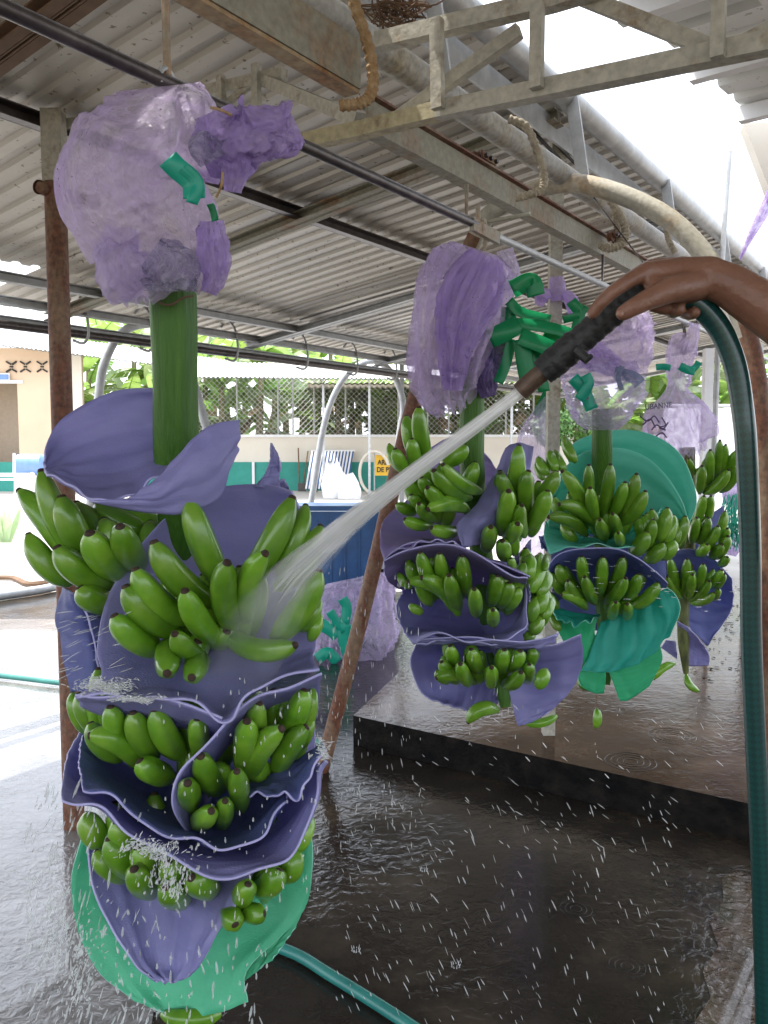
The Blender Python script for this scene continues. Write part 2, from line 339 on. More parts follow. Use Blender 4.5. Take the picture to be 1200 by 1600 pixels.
def wet(name, stops, rough_lo, rough_hi, bump1, bump2, scale=1.4, coat=0.0, ior=1.4, spec=.5):
    m, t, b, o = nt(name)
    g = node(t, 'ShaderNodeNewGeometry')
    n = node(t, 'ShaderNodeTexNoise', Scale=scale, Detail=10.0, Roughness=.68); t.links.new(g.outputs['Position'], n.inputs['Vector'])
    r = ramp(t, stops); t.links.new(n.outputs[0], r.inputs[0]); t.links.new(r.outputs[0], b.inputs['Base Color'])
    n4 = node(t, 'ShaderNodeTexNoise', Scale=.9, Detail=4.0); t.links.new(g.outputs['Position'], n4.inputs['Vector'])
    mr = node(t, 'ShaderNodeMapRange'); mr.inputs['From Min'].default_value = .38; mr.inputs['From Max'].default_value = .6
    mr.inputs['To Min'].default_value = rough_lo; mr.inputs['To Max'].default_value = rough_hi; t.links.new(n4.outputs[0], mr.inputs[0])
    t.links.new(mr.outputs[0], b.inputs['Roughness']); b.inputs['IOR'].default_value = ior; b.inputs['Specular IOR Level'].default_value = spec; b.inputs['Coat Weight'].default_value = coat; b.inputs['Coat Roughness'].default_value = .03
    n2 = node(t, 'ShaderNodeTexNoise', Scale=26.0, Detail=4.0, Distortion=.8); t.links.new(g.outputs['Position'], n2.inputs['Vector'])
    n3 = node(t, 'ShaderNodeTexNoise', Scale=7.0, Detail=3.0); t.links.new(g.outputs['Position'], n3.inputs['Vector'])
    b1 = node(t, 'ShaderNodeBump', Strength=bump1, Distance=.02); t.links.new(n2.outputs[0], b1.inputs['Height'])
    ms = node(t, 'ShaderNodeMapRange'); ms.inputs['From Min'].default_value = .40; ms.inputs['From Max'].default_value = .62; ms.inputs['To Min'].default_value = bump1*.25; ms.inputs['To Max'].default_value = bump1*1.3; n5 = node(t, 'ShaderNodeTexNoise', Scale=1.3, Detail=5.0); t.links.new(g.outputs['Position'], n5.inputs['Vector']); t.links.new(n5.outputs[0], ms.inputs[0]); t.links.new(ms.outputs[0], b1.inputs['Strength'])
    b2 = node(t, 'ShaderNodeBump', Strength=bump2, Distance=.05); t.links.new(n3.outputs[0], b2.inputs['Height']); t.links.new(b1.outputs[0], b2.inputs['Normal'])
    t.links.new(b2.outputs[0], b.inputs['Normal']); return m
M['floor'] = wet('wet_floor', [(.32, (.012, .010, .009)), (.5, (.026, .022, .018)), (.70, (.075, .058, .040))], .03, .16, .20, .03, coat=0.0, ior=1.36)
M['slab'] = wet('wet_slab', [(.32, (.020, .010, .005)), (.5, (.055, .030, .016)), (.70, (.13, .078, .044))], .05, .16, .09, .04, ior=1.22)
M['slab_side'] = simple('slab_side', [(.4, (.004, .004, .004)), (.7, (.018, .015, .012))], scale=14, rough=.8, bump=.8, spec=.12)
M['yard'] = simple('yard_concrete', [(.3, (.38, .36, .33)), (.7, (.50, .48, .45))], scale=1.2, rough=.8)
M['peach'] = simple('peach_plaster', [(.3, (.62, .46, .32)), (.7, (.68, .52, .37))], scale=.8, rough=.9)
M['cream'] = simple('cream_plaster', [(.3, (.66, .60, .50)), (.7, (.72, .67, .58))], scale=.8, rough=.9)
M['teal_paint'] = simple('teal_paint', [(.3, (.02, .22, .17)), (.7, (.04, .30, .24))], scale=1.5, rough=.7)
M['white'] = simple('white_paint', [(.3, (.70, .70, .70)), (.7, (.8, .8, .8))], rough=.6)
M['dark'] = simple('dark_recess', [(.3, (.03, .028, .025)), (.7, (.06, .05, .045))], rough=.9)
M['beige_in'] = simple('beige_room', [(.3, (.40, .33, .25)), (.7, (.46, .38, .30))], rough=.9)
M['blue_paint'] = simple('blue_tank_paint', [(.3, (.012, .06, .17)), (.6, (.02, .09, .24)), (.8, (.03, .12, .28))], scale=5, rough=.35, bump=.15)
M['blue_plastic'] = simple('blue_plastic', [(.3, (.12, .25, .6)), (.7, (.2, .3, .65))], rough=.4)
M['yellow'] = simple('yellow_sign', [(.3, (.75, .42, .02)), (.7, (.8, .47, .03))], rough=.5)
M['black'] = simple('black_print', [(.3, (.01, .01, .01)), (.7, (.02, .02, .02))], rough=.6)
M['print'] = simple('dark_violet_print', [(.3, (.05, .035, .09)), (.7, (.08, .05, .12))], rough=.6)
M['blueprint'] = simple('blue_stripe', [(.3, (.04, .1, .28)), (.7, (.06, .14, .36))], rough=.6)
M['leaf'] = simple('banana_leaf', [(.3, (.19, .33, .06)), (.5, (.28, .44, .10)), (.75, (.40, .53, .18))], scale=2.5, rough=.4, var=.35); add_translucent(M['leaf'], .5)
M['leaf_pale'] = simple('banana_leaf_pale', [(.3, (.32, .42, .22)), (.7, (.48, .56, .36))], scale=2.5, rough=.4, var=.3); add_translucent(M['leaf_pale'], .5)
M['leaf_dead'] = simple('banana_leaf_dead', [(.3, (.28, .18, .10)), (.7, (.45, .33, .20))], scale=3, rough=.9)
M['trunk'] = simple('banana_trunk', [(.3, (.22, .19, .11)), (.7, (.38, .33, .20))], scale=3, rough=.8)
M['hedge'] = simple('hedge_leaf', [(.3, (.04, .12, .015)), (.7, (.09, .22, .03))], scale=4, rough=.5, var=.3)
M['soil'] = simple('plantation_soil', [(.3, (.08, .06, .035)), (.7, (.15, .12, .07))], scale=.8, rough=.95)
M['sack'] = simple('white_sack', [(.3, (.66, .66, .66)), (.7, (.78, .78, .78))], scale=8, rough=.7, bump=.4, bscale=20)
M['wirem'] = simple('wire', [(.3, (.5, .5, .48)), (.7, (.62, .62, .6))], rough=.5, metal=.4)
M['wood'] = simple('brown_wood', [(.3, (.12, .07, .04)), (.7, (.2, .12, .07))], scale=12, rough=.8)

# ================================================================= SETTING
def polysheet(name, pts, z, mat, kind='structure', thick=None, side=None, label=None):
    bm = bmesh.new()
    vs = [bm.verts.new((p[0], p[1], z)) for p in pts]; f = bm.faces.new(vs)
    if f.normal.z < 0: f.normal_flip()
    if thick:
        r = bmesh.ops.extrude_face_region(bm, geom=[f])
        for e in r['geom']:
            if isinstance(e, bmesh.types.BMVert): e.co.z = z-thick
        bmesh.ops.recalc_face_normals(bm, faces=bm.faces)
    me = bpy.data.meshes.new(name); bm.to_mesh(me); bm.free(); me.materials.append(mat)
    if side:
        me.materials.append(side)
        for p in me.polygons:
            if abs(p.normal.z) < .5: p.material_index = 1
    o = link(name, me); o['kind'] = kind; return o
polysheet('ground', [(-400, -200), (400, -200), (400, 700), (-400, 700)], -.012, M['soil'])
polysheet('yard', [(-40, 1), (45, 1), (45, 31.5), (-40, 31.5)], -.006, M['yard'])
polysheet('wet_floor', [onz(-500, 925, 0)[:2], onz(560, 925, 0)[:2], (4.5, 9.0), (7, 8), (7, -2), (-5.5, -2)], 0.0, M['floor'])
M['floor_glare'] = wet('wet_floor_glare', [(.3, (.07, .068, .066)), (.5, (.16, .155, .15)), (.72, (.30, .29, .28))], .03, .15, .30, .05, coat=.6, ior=1.5)  # lighter base colour paints the sun and sky brightness of the left floor
polysheet('wet_floor_glare', [onz(230, 1640, 0)[:2], onz(290, 1300, 0)[:2], onz(300, 1040, 0)[:2], onz(380, 968, 0)[:2], onz(-600, 968, 0)[:2], onz(-600, 1640, 0)[:2]], .004, M['floor_glare'])  # added sheet over the wet floor, pale to imitate its glare
M['puddle'] = wet('shallow_puddle', [(.3, (.03, .020, .013)), (.5, (.07, .047, .03)), (.72, (.13, .09, .06))], .0, .03, 1.0, .5, scale=3, coat=.6)
pud = [(1128, 1372), (1150, 1362), (1185, 1372), (1230, 1385), (1330, 1450), (1330, 1650), (1120, 1655), (1085, 1600), (1110, 1560), (1098, 1520), (1122, 1480), (1108, 1440), (1130, 1410)]
polysheet('puddle', [onz(x, y, 0)[:2] for x, y in pud], .004, M['puddle'])
sA = onz(552, 1118, SLAB); sB = onz(1176, 1257, SLAB); sdir = (sB-sA).normalized(); sB2 = sA + sdir*6
sL = onz(645, 1030, SLAB); ldir = (sL-sA).normalized(); sD = sA+ldir*3.2; sC = Vector((sB2.x+4, 8.6, 0))
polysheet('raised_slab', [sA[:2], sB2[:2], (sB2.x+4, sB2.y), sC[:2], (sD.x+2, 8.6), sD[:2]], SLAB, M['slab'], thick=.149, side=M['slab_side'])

# ================================================================= OPEN SHED
def zr(v): return 1.65-.132*v
shed = empty('open_shed', W(2, 3, -1.5), 'open sided packing shed with a low corrugated metal roof over the hanging bunches', 'shed')
T0, T1, V0, V1, VC = -3.0, 12.3, 1.40, 5.15, 4.51
def corr_sheet(t0, width, va, vb, zf, pitch=.125, depth=.013, name='roof_sheet', parent=None, mat=None, lap=0.0, wobble=.004):
    prof = []; n = int(round(width/pitch))
    for i in range(n):
        x = t0+i*pitch
        prof += [(x, 0), (x+pitch*.42, 0), (x+pitch*.52, depth), (x+pitch*.9, depth)]
    prof.append((t0+n*pitch, 0)); prof.append((t0+n*pitch+pitch*.40, -.002))
    vs = []; fs = []; vv = [va, va+(vb-va)*.33, va+(vb-va)*.66, vb]
    for k, v in enumerate(vv):
        w = random.uniform(-wobble, wobble)
        for (t, d) in prof: vs.append(W(t, v, zf(v)+d+lap+w+.002*math.sin(t*7)))
    N = len(prof)
    for k in range(3):
        for i in range(N-1): fs.append((k*N+i, k*N+i+1, (k+1)*N+i+1, (k+1)*N+i))
    o = mesh_obj(name, vs, fs, mat or M['roof'], parent, False)
    return o
t = T0; k = 0
while t < T1-.01:
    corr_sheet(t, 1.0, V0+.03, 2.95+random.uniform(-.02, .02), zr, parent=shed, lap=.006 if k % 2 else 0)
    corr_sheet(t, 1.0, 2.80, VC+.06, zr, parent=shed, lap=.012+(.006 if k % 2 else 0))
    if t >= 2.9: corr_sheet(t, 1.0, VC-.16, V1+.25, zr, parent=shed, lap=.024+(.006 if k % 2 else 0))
    t += 1.0; k += 1
# purlins along the shed
def part_bar(name, a, b, w, h, mat, parent=shed, up=Vector((0, 0, 1)), chan=False, side=1):
    mb = MB()
    if chan: mb.channel(a, b, w, h, up=up, side=side)
    else: mb.bar(a, b, w, h, up)
    return mb.build(name, mat, parent)
for v in (1.26, 2.89, VC, 4.93):
    dz = -.085 if v > 4 else -.05
    if v == 1.26: continue
    part_bar('purlin', W(T0, v, zr(v)+dz), W(T1, v, zr(v)+dz), .05, .055, M['dark_steel'] if v < 3 else M['galv'], chan=True)
part_bar('purlin', W(T0, 5.08, zr(5.08)-.16), W(T1, 5.08, zr(5.08)-.16), .05, .05, M['galv'], chan=True)
# round edge pipe, gutter board
shed_edge = MB().tube([W(t_, V0-.01, 1.425) for t_ in (T0, 4, 8, T1)], .045, 14).build('edge_pipe', M['galv'], shed); smooth_by_angle(shed_edge)
part_bar('fascia_board', W(T0, 1.50, 1.36), W(T1, 1.50, 1.36), .012, .10, M['galv'])
for t_ in (1.1, 2.2, 3.3, 4.6, 5.9, 7.2, 8.5):
    part_bar('edge_bracket', W(t_, 1.36, 1.42), W(t_, 1.30, 1.05), .05, .012, M['galv'], up=U)
# rafters down the slope
for i, t_ in enumerate((-.3, 1.55, 3.41, 5.3, 7.2, 9.0, 10.8, 12.25)):
    for dt in (-.03, .03):
        part_bar('rafter', W(t_+dt, 1.46, zr(1.46)-.06), W(t_+dt, 5.1, zr(5.1)-.10), .045, .05, M['wood'] if i == 1 else (M['beam'] if i == 2 else M['galv']), chan=True, side=1 if dt > 0 else -1)
# truss across the shed at t 1.7
TT = 1.7
def tb(name, a, b, w=.034, h=.036, mat=None, t0=TT):
    p = ont(a[0], a[1], t0); q = ont(b[0], b[1], t0)
    return part_bar(name, p, q, w, h, mat or M['chord'])
tb('truss_chord', (455, 226), (562, 204), mat=M['chord_yellow'], t0=TT+.0)
tb('truss_chord', (562, 204), (684, 174), mat=M['chord_yellow'])
tb('truss_chord', (684, 174), (884, 133))
tb('truss_chord', (884, 133), (1235, 60), .036, .036)
tb('truss_chord', (590, 66), (862, 2))
tb('truss_chord', (862, 2), (1000, -40))
tb('truss_post', (682, 30), (684, 170), .018, .028, t0=TT-.03)
tb('truss_post', (840, 5), (838, 138), .02, .026, t0=TT-.03)
tb('truss_post', (1124, -10), (1121, 90), .018, .024, t0=TT-.03)
tb('truss_brace', (615, 190), (812, 48), .022, .03, t0=TT+.03)
tb('truss_brace', (870, -20), (1112, 76), .022, .03, t0=TT+.03)
tb('truss_brace', (1125, 88), (1260, 20), .022, .03, t0=TT+.03)
# tie frame at the left post
T2 = 2.01
tb('tie_beam', (94, 196), (285, 172), .03, .035, t0=T2)
tb('tie_beam', (285, 152), (444, 116), .03, .035, t0=T2)
tb('tie_post', (345, 118), (346, 168), .022, .025, t0=T2-.02)
tb('tie_post', (400, 100), (401, 176), .022, .025, t0=T2-.02)
tb('tie_brace', (350, 165), (395, 130), .015, .02, t0=T2)
part_bar('tie_beam', ont(418, 128, T2), onv(562, 188, 1.32), .03, .035, M['chord'])
# left rusty post and its stub
pf = onz(116, 1293, 0); ptop = Vector((pf.x, pf.y, 1.5+(700-192)/F*pf.y))
mb = MB().tube([pf, pf+Vector((0,0,.6)), pf+(ptop-pf)*.905], .040, 16); o = mb.build('post', M['rust_pipe'], shed); smooth_by_angle(o)
mb = MB().bar(pf+(ptop-pf)*.90, ptop, .075, .06, Vector((0, 1, 0))); mb.build('post', M['chord'], shed)
a = P(60, 292, pf.y-.06); b_ = P(150, 318, pf.y+.25)
mb = MB().tube([a, b_], .026, 14, cap=False); mb.tube([a+(b_-a)*.02, b_], .021, 14, cap=True); o = mb.build('stub_pipe', M['rust_pipe'], shed); smooth_by_angle(o)
# grey post in the middle distance
def post(px, ytop, Y, w, mat, zb, name='post', parent=shed):
    top = P(px, ytop, Y); b = Vector((top.x, top.y, zb)); m = MB().bar(b, top, w, w, Vector((0, 1, 0))); return m.build(name, mat, parent)
post(871, 205, 3.85, .055, M['chord'], SLAB)
post(1107, 545, 7.4, .075, M['white'], SLAB)
post(1182, 540, 6.0, .07, M['galv'], SLAB)
post(628, 520, 9.6, .05, M['galv'], 0)

# big bent pipe arch
def arch(pts, r, mat, label, group, n=44):
    P_ = spline(pts, n); o = MB().tube(P_, r, 14).build('pipe_arch', mat, None); smooth_by_angle(o, 60)
    return tag(o, label, 'pipe arch', group)
AT = 2.97
arch([onz(502, 1205, 0), ont(575, 925, AT), ont(655, 600, AT), ont(742, 372, AT), ont(790, 318, AT), ont(868, 288, AT), ont(940, 294, AT), ont(1030, 332, AT), ont(1090, 385, AT),
      ont(1145, 465, AT), ont(1176, 560, AT), ont(1190, 680, AT), ont(1200, 850, AT), ont(1206, 1240, AT)], .034, [M['arch_pipe']],
     'big bent pipe arch with a rusty leaning left leg, over the second bunch', 'bent pipe arches holding the rails')
# paint of the left leg is rustier: sleeve of rust as its own part
arch_o = COL.objects['pipe_arch']
me = arch_o.data; me.materials.append(M['rust_pipe'])
for p in me.polygons:
    if p.center.dot(V) > 1.62 or (p.center.dot(V) < .62 and p.center.z < 2.1): p.material_index = 1
arch([P(132, 1000, 6.5), P(140, 800, 6.5), P(155, 612, 6.5), P(166, 560, 6.5), P(188, 522, 6.5), P(220, 507, 6.5), P(258, 510, 6.5), P(286, 545, 6.5), P(303, 600, 6.5), P(320, 660, 6.5), P(345, 760, 6.5), P(356, 1000, 6.5)], .034, M['galv'],
     'grey bent pipe arch standing behind the stem of the front bunch', 'bent pipe arches holding the rails')
arch([P(462, 907, 9.4), P(487, 780, 9.4), P(503, 680, 9.4), P(520, 622, 9.4), P(545, 582, 9.4), P(578, 564, 9.4), P(602, 572, 9.4), P(622, 600, 9.4), P(630, 640, 9.4), P(622, 700, 9.4), P(612, 907, 9.4)], .036, M['galv'],
     'grey bent pipe arch behind the blue tank, farthest of the arches', 'bent pipe arches holding the rails')
# ---- longitudinal pipe on the arch tops, hung beams, ropes
o = MB().tube([W(t_, 1.25, 1.0) for t_ in (-2, 2, 6, 12)], .040, 16).build('top_pipe', M['top_pipe']); smooth_by_angle(o, 60); tag(o, 'thick grey pipe running along under the roof edge above the beam', 'pipe')
bm_near = MB(); za, zb_ = .80, .80
def beam(t0, t1, v, z, h, w, mat, label, flange=.0):
    m = MB(); m.bar(W(t0, v, z), W(t1, v, z), .008, h)
    m.bar(W(t0, v+w/2+.004, z+h/2-.004), W(t1, v+w/2+.004, z+h/2-.004), w, .008); m.bar(W(t0, v+w/2+.004, z-h/2+.004), W(t1, v+w/2+.004, z-h/2+.004), w, .008)
    return m
e = empty('overhead_beam', W(.5, 1.14, .8), 'heavy rust streaked channel beam overhead at the top of the picture', 'beam', 'hanging rail beams')
m = beam(-1.5, 1.55, 1.14, .850, .105, .05, None, ''); m.build('web', M['beam'], e)
m = MB().bar(W(-1.5, 1.165, .793), W(1.55, 1.160, .793), .040, .008); m.build('lower_flange', M['beam_rust'], e)
e = empty('overhead_beam', W(3, 1.22, .8), 'slim cream channel beam with a rusty top edge carrying the trolley', 'beam', 'hanging rail beams')
m = beam(1.69, 4.6, 1.22, .808, .072, .035, None, ''); m.build('web', M['beam'], e)
m = MB().bar(W(1.69, 1.222, .848), W(4.6, 1.222, .848), .045, .006); m.build('top_rail', M['rust_pipe'], e)
m = MB().bar(W(4.62, 1.22, .808), W(9.5, 1.22, .808), .008, .085); o = m.build('overhead_beam', M['beam']); tag(o, 'far end of the slim channel beam running on behind the hand', 'beam', 'hanging rail beams')
def rope_hook(pts, r, mat, label, Y):
    base = [P(x, y, Y[i] if isinstance(Y, list) else Y) for i, (x, y) in enumerate(pts)]
    S = spline(base, 70); R = [r*(1+.16*math.sin(i*1.9)) for i in range(70)]
    o = MB().tube(S, R, 10).build('rope_hanger', mat); smooth_by_angle(o, 70)
    return tag(o, label, 'hanger', 'rope wrapped hangers holding the beam')
rope_hook([(545, -30), (555, 10), (575, 70), (583, 120), (578, 150), (560, 162), (530, 165)], .0125, M['rope_rust'], 'rope wrapped bent hanger at the end of the heavy overhead beam', 1.85)
rope_hook([(795, 186), (822, 198), (838, 232), (850, 275), (846, 295), (828, 304), (804, 310)], .012, M['rope'], 'rope wrapped bent hanger between the trolley and the pipe arch', 2.55)
rope_hook([(948, 305), (968, 335), (978, 362), (970, 382), (950, 388), (936, 382)], .016, M['rope'], 'rope wrapped bent hanger just above the fingers', 3.3)
rope_hook([(958, 300), (962, 340), (968, 378)], .013, M['rope'], 'short rope wrapped rod beside the hanger above the fingers', 3.35)
rope_hook([(1040, 350), (1045, 375), (1055, 395)], .014, M['rope'], 'short rope wrapped rod over the knuckles of the hand', 3.9)
# trolleys
def wheel(m, c, axis, r, w):
    m.tube([c-axis*w, c-axis*w*.6, c+axis*w*.6, c+axis*w], [r, r*.8, r*.8, r], 18)
    m.tube([c-axis*w*1.8, c+axis*w*1.8], r*.3, 10)
def trolley(px, py, Y, s, label):
    c = P(px, py, Y); e = empty('trolley', c, label, 'trolley', 'roller trolleys on the beam'); q = U*s
    for i, d in enumerate((-.028, .03)):
        m = MB(); wheel(m, c+q*d+Vector((0, 0, -.004))*s, V, .024*s, .010*s); o = m.build('wheel', M['rust_pipe'], e); smooth_by_angle(o)
    m = MB().box(c-V*.022*s+Vector((0, 0, .002)), U*.045*s, V*.003*s, Vector((0, 0, .011*s))); m.build('side_plate', M['rust_pipe'], e)
    m = MB()
    for d in (-.03, .0, .035): m.tube([c+q*d-V*.035*s, c+q*d-V*.01*s], .007*s, 6)
    m.build('bolt', M['dark_steel'], e)
trolley(754, 250, 2.60, 1.0, 'rusty two wheeled trolley sitting on the slim cream beam')
trolley(958, 370, 3.35, .9, 'dark roller trolley beside the rope hanger above the hand')
# tangle of wire under the roof
m = MB(); c = P(620, 18, 2.25)
for i in range(26):
    pts = [c+Vector((random.gauss(0, .05), random.gauss(0, .04), random.gauss(0, .022))) for _ in range(5)]
    m.tube(spline(pts, 12), .0022, 4)
o = m.build('wire_tangle', M['wood']); tag(o, 'tangled clump of old wire and twigs stuck under the roof', 'wire tangle')
m = MB().tube(spline([ont(690, 60, 3.0), ont(760, 130, 3.0), W(4.2, 1.5, 1.2), W(5.2, 1.45, 1.2)], 30), .008, 6); m.tube(spline([ont(700, 50, 3.0), ont(765, 118, 3.0), W(4.2, 1.47, 1.22), W(5.2, 1.42, 1.23)], 30), .007, 6)
o = m.build('cable_bundle', M['black']); tag(o, 'black cables strung along under the roof edge', 'cable')
m = MB().tube([ont(925, 305, 3.2), ont(1012, 420, 3.2)], .003, 5); o = m.build('guy_wire', M['dark_steel']); tag(o, 'thin slanting wire above the hand', 'wire')

# ---- rail A with its rods, hooks
RV, RZ = 1.011, .55
e = empty('hanging_rail', W(1.8, RV, RZ), 'long dark pipe rail from which the banana bunches hang', 'rail')
o = MB().tube([W(-2, RV, RZ), W(1.86, RV, RZ)], .0115, 14).build('rail_pipe', M['dark_steel'], e); smooth_by_angle(o)
o = MB().tube([W(1.93, RV, RZ-.006), W(6, RV, RZ-.006)], .0095, 14).build('rail_pipe', M['galv'], e); smooth_by_angle(o)
o = MB().tube([W(6, RV, RZ-.006), W(11, RV, RZ-.006)], .0095, 10).build('rail_pipe', M['galv'], e); smooth_by_angle(o)
m = MB().bar(W(1.83, RV-.005, RZ-.005), W(1.97, RV-.005, RZ-.012), .012, .03); m.tube([W(1.87, RV, RZ), W(1.87, RV, RZ+.05)], .006, 8); m.build('rail_joint', M['beam'], e)
o = MB().tube([W(.885, RV, RZ), W(.885, RV, 1.5)], .0062, 8).build('drop_rod', M['beam'], e)
for px_, y0_, y1_ in ((729, 288, 352), (942, 398, 446)):
    a_ = onv(px_, y0_, 1.215); b_ = onv(px_, y1_, 1.215); b_ = Vector((a_.x, a_.y, b_.z)); tt = b_.dot(U)
    MB().tube([a_, b_, W(tt, RV, b_.z-1.5)], .0062, 8).build('drop_rod', M['dark_steel'] if px_ > 800 else M['beam'], e)
def shook(p, s, label, ang=0.0, mat=None, drop=.06):
    m = MB(); ax = (U*math.cos(ang)+V*math.sin(ang))
    pts = []
    for i in range(9):
        a = math.radians(200-i*25); pts.append(p+ax*(.018*s*math.cos(a))+Vector((0, 0, .018*s*math.sin(a))))
    pts += [p+ax*.016*s+Vector((0, 0, -.02*s)), p+ax*.003*s+Vector((0, 0, -drop*s*.55))]
    c2 = p+Vector((0, 0, -drop*s-.012*s))
    for i in range(8):
        a = math.radians(110-i*34); pts.append(c2-ax*(-.022*s*math.cos(a))+Vector((0, 0, .022*s*math.sin(a))))
    m.tube(spline(pts, 44), .0042*s, 8); o = m.build('hook', mat or M['galv']); smooth_by_angle(o, 60)
    return tag(o, label, 'hook', 'steel hooks on the rails')
shook(W(1.90, RV, RZ-.005), 1.4, 'steel s hook holding the second bunch on its rail', .3, M['beam'])
shook(W(2.86, RV, RZ-.01), 1.2, 'steel hook on the rail above the mint wrapped bunch', .3)
shook(P(1070, 492, 3.70), 1.8, 'steel hook holding the farthest bunch', .5, M['dark_steel'])
shook(W(.885, RV, RZ), 1.1, 'steel hook hidden in the bag of the nearest bunch', .3)
# ---- second rail E, with hooks
o = MB().tube([W(-1, 5.0, .78), W(5, 5.0, .775), W(12, 5.0, .78)], .028, 12).build('far_rail', M['dark_steel']); smooth_by_angle(o); tag(o, 'grey brown rail pipe along the far side under the eave', 'rail')
spots = [(118, 'hook on the far rail left of the rusty post'), (222, 'hook on the far rail just left of the thick green stem'), (355, 'hook on the far rail right of the thick green stem'), (466, 'hook on the far rail above the leaning sacks'), (545, 'hook on the far rail near the top of the far arch'), (607, 'hook on the far rail above the yellow sign')]
for px, lb in spots:
    p = onv(px, 505+px*.128, 5.0)
    pts = [p+Vector((0, 0, .0)), p+Vector((0, 0, .0))]
    q = [p+Vector((-.05, 0, .20)), p+Vector((.0, 0, .26)), p+Vector((.06, 0, .20)), p+Vector((.085, 0, .08)), p+Vector((.085, 0, -.02)), p+Vector((.05, 0, -.07)), p+Vector((-.02, 0, -.05))]
    o = MB().tube(spline(q, 26), .010, 7).build('hook', M['galv']); smooth_by_angle(o, 60); tag(o, lb, 'hook', 'steel hooks on the rails')

# ---- neighbouring roof, upper right
nb = empty('neighbour_roof', Vector((3, 2.5, 0)), 'white corrugated roof of the next building at the upper right', 'roof')
E1 = P(925, 0, 3.0); E2 = P(1170, 195, 4.16); ed = (E2-E1).normalized(); ed.z = 0; ed.normalize(); side = Vector((ed.y, -ed.x, 0))
def nbp(s, w): return Vector((E1.x, E1.y, 3.115))+ed*s+side*w+Vector((0, 0, -.02*w))
L_ = (E2-E1).length
for k in range(7):
    vs = []; fs = []; s0 = L_-(k+1)*1.0
    prof = []
    for i in range(5): prof += [(i*.2, 0), (i*.2+.12, 0), (i*.2+.14, .03), (i*.2+.18, .03)]
    prof.append((1.0, 0))
    for w in (0, 5.0):
        for (x, d) in prof: vs.append(nbp(s0+x, w)+Vector((0, 0, d)))
    N = len(prof); fs = [(i, i+1, N+i+1, N+i) for i in range(N-1)]
    mesh_obj('roof_sheet', vs, fs, M['roof_white'], nb, False)
for s_ in (L_-.12, L_-.7, L_-1.35, L_-2.0, L_-2.9, L_-4):
    MB().bar(nbp(s_, -.0)-Vector((0, 0, .045)), nbp(s_, 5)-Vector((0, 0, .045)), .05, .07).build('purlin', M['white'], nb)
MB().bar(nbp(-5, .5)-Vector((0,0,.11)), nbp(L_, .5)-Vector((0,0,.11)), .05, .05).build('tie_rail', M['white'], nb)
o = mesh_obj('gable_wall', [P(1163, 192, 4.3), P(1202, 296, 4.3), P(1262, 470, 4.3), P(1420, 470, 4.3), P(1420, 185, 4.3)]+[P(x, y, 4.3)+Vector((.03, .12, 0)) for x, y in ((1163, 192), (1202, 296), (1262, 470), (1420, 470), (1420, 185))],
    [(0,1,2,3,4), (5,9,8,7,6), (0,5,6,1), (1,6,7,2), (2,7,8,3), (3,8,9,4), (4,9,5,0)], M['cream'], nb, False)
o = MB().tube([P(1140, 236, 5.2), P(1126, 440, 5.2), Vector((P(1120, 440, 5.2).x, 5.2, SLAB))], .016, 10).build('thin_pole', M['galv']); tag(o, 'thin grey pole standing against the white sky above the wrist', 'pole')

# ================================================================= BACKGROUND
YB = 30.0
def quadbox(name, x0, y0, x1, y1, Y, depth, mat, parent=None):       # frontal box given by pixel corners at depth Y
    a = P(x0, y1, Y); b = P(x1, y1, Y); top = P(x0, y0, Y).z
    m = MB().box(Vector(((a.x+b.x)/2, Y+depth/2, (a.z+top)/2)), Vector(((b.x-a.x)/2, 0, 0)), Vector((0, depth/2, 0)), Vector((0, 0, (top-a.z)/2)))
    return m.build(name, mat, parent)
pb = empty('peach_building', Vector((-16, 30, 0)), 'peach coloured building with an open doorway and white corrugated roof at the left edge', 'building')
Yp = 29.0
quadbox('wall', -330, 543, -46, 786, Yp, .25, M['peach'], pb)
quadbox('wall', 33, 543, 132, 786, Yp, .25, M['peach'], pb)
quadbox('wall', -50, 543.5, 35, 597, Yp+.02, .2, M['peach'], pb)
quadbox('base_band', -330, 722, 40, 787, Yp-.04, .05, M['teal_paint'], pb)
quadbox('painted_sunlit_side', 104, 552, 133, 786, Yp-.05, .06, M['cream'], pb)  # thin cream panel paints the building's sunlit side lighter than the peach
quadbox('back_room_wall', -60, 560, 60, 786, Yp+1.5, .1, M['beige_in'], pb)
quadbox('lintel', -46, 594, 35, 599, Yp-.06, .08, M['white'], pb)
q = quadbox('wall_sign', -14, 583, 15, 597, Yp-.10, .03, M['white'], pb)
quadbox('wall_sign', -14, 585, 13, 593, Yp-.125, .02, M['blue_plastic'], pb)
for cx in (18, 40, 66, 90):                                          # pierced vent blocks
    for (sx, sy) in ((-1, -1), (1, -1), (-1, 1), (1, 1)):
        c = P(cx+sx*5.5, 573+sy*5, Yp-.01); m = MB().bar(c+Vector((-.10*sx, 0, .03*sy)), c+Vector((.06*sx, 0, -.07*sy)), .05, .07, Vector((0, 1, 0))); m.build('vent_slot', M['dark'], pb)
    c = P(cx, 573, Yp-.01); MB().bar(c-Vector((.05, 0, 0)), c+Vector((.05, 0, 0)), .05, .10, Vector((0, 1, 0))).build('vent_slot', M['dark'], pb)
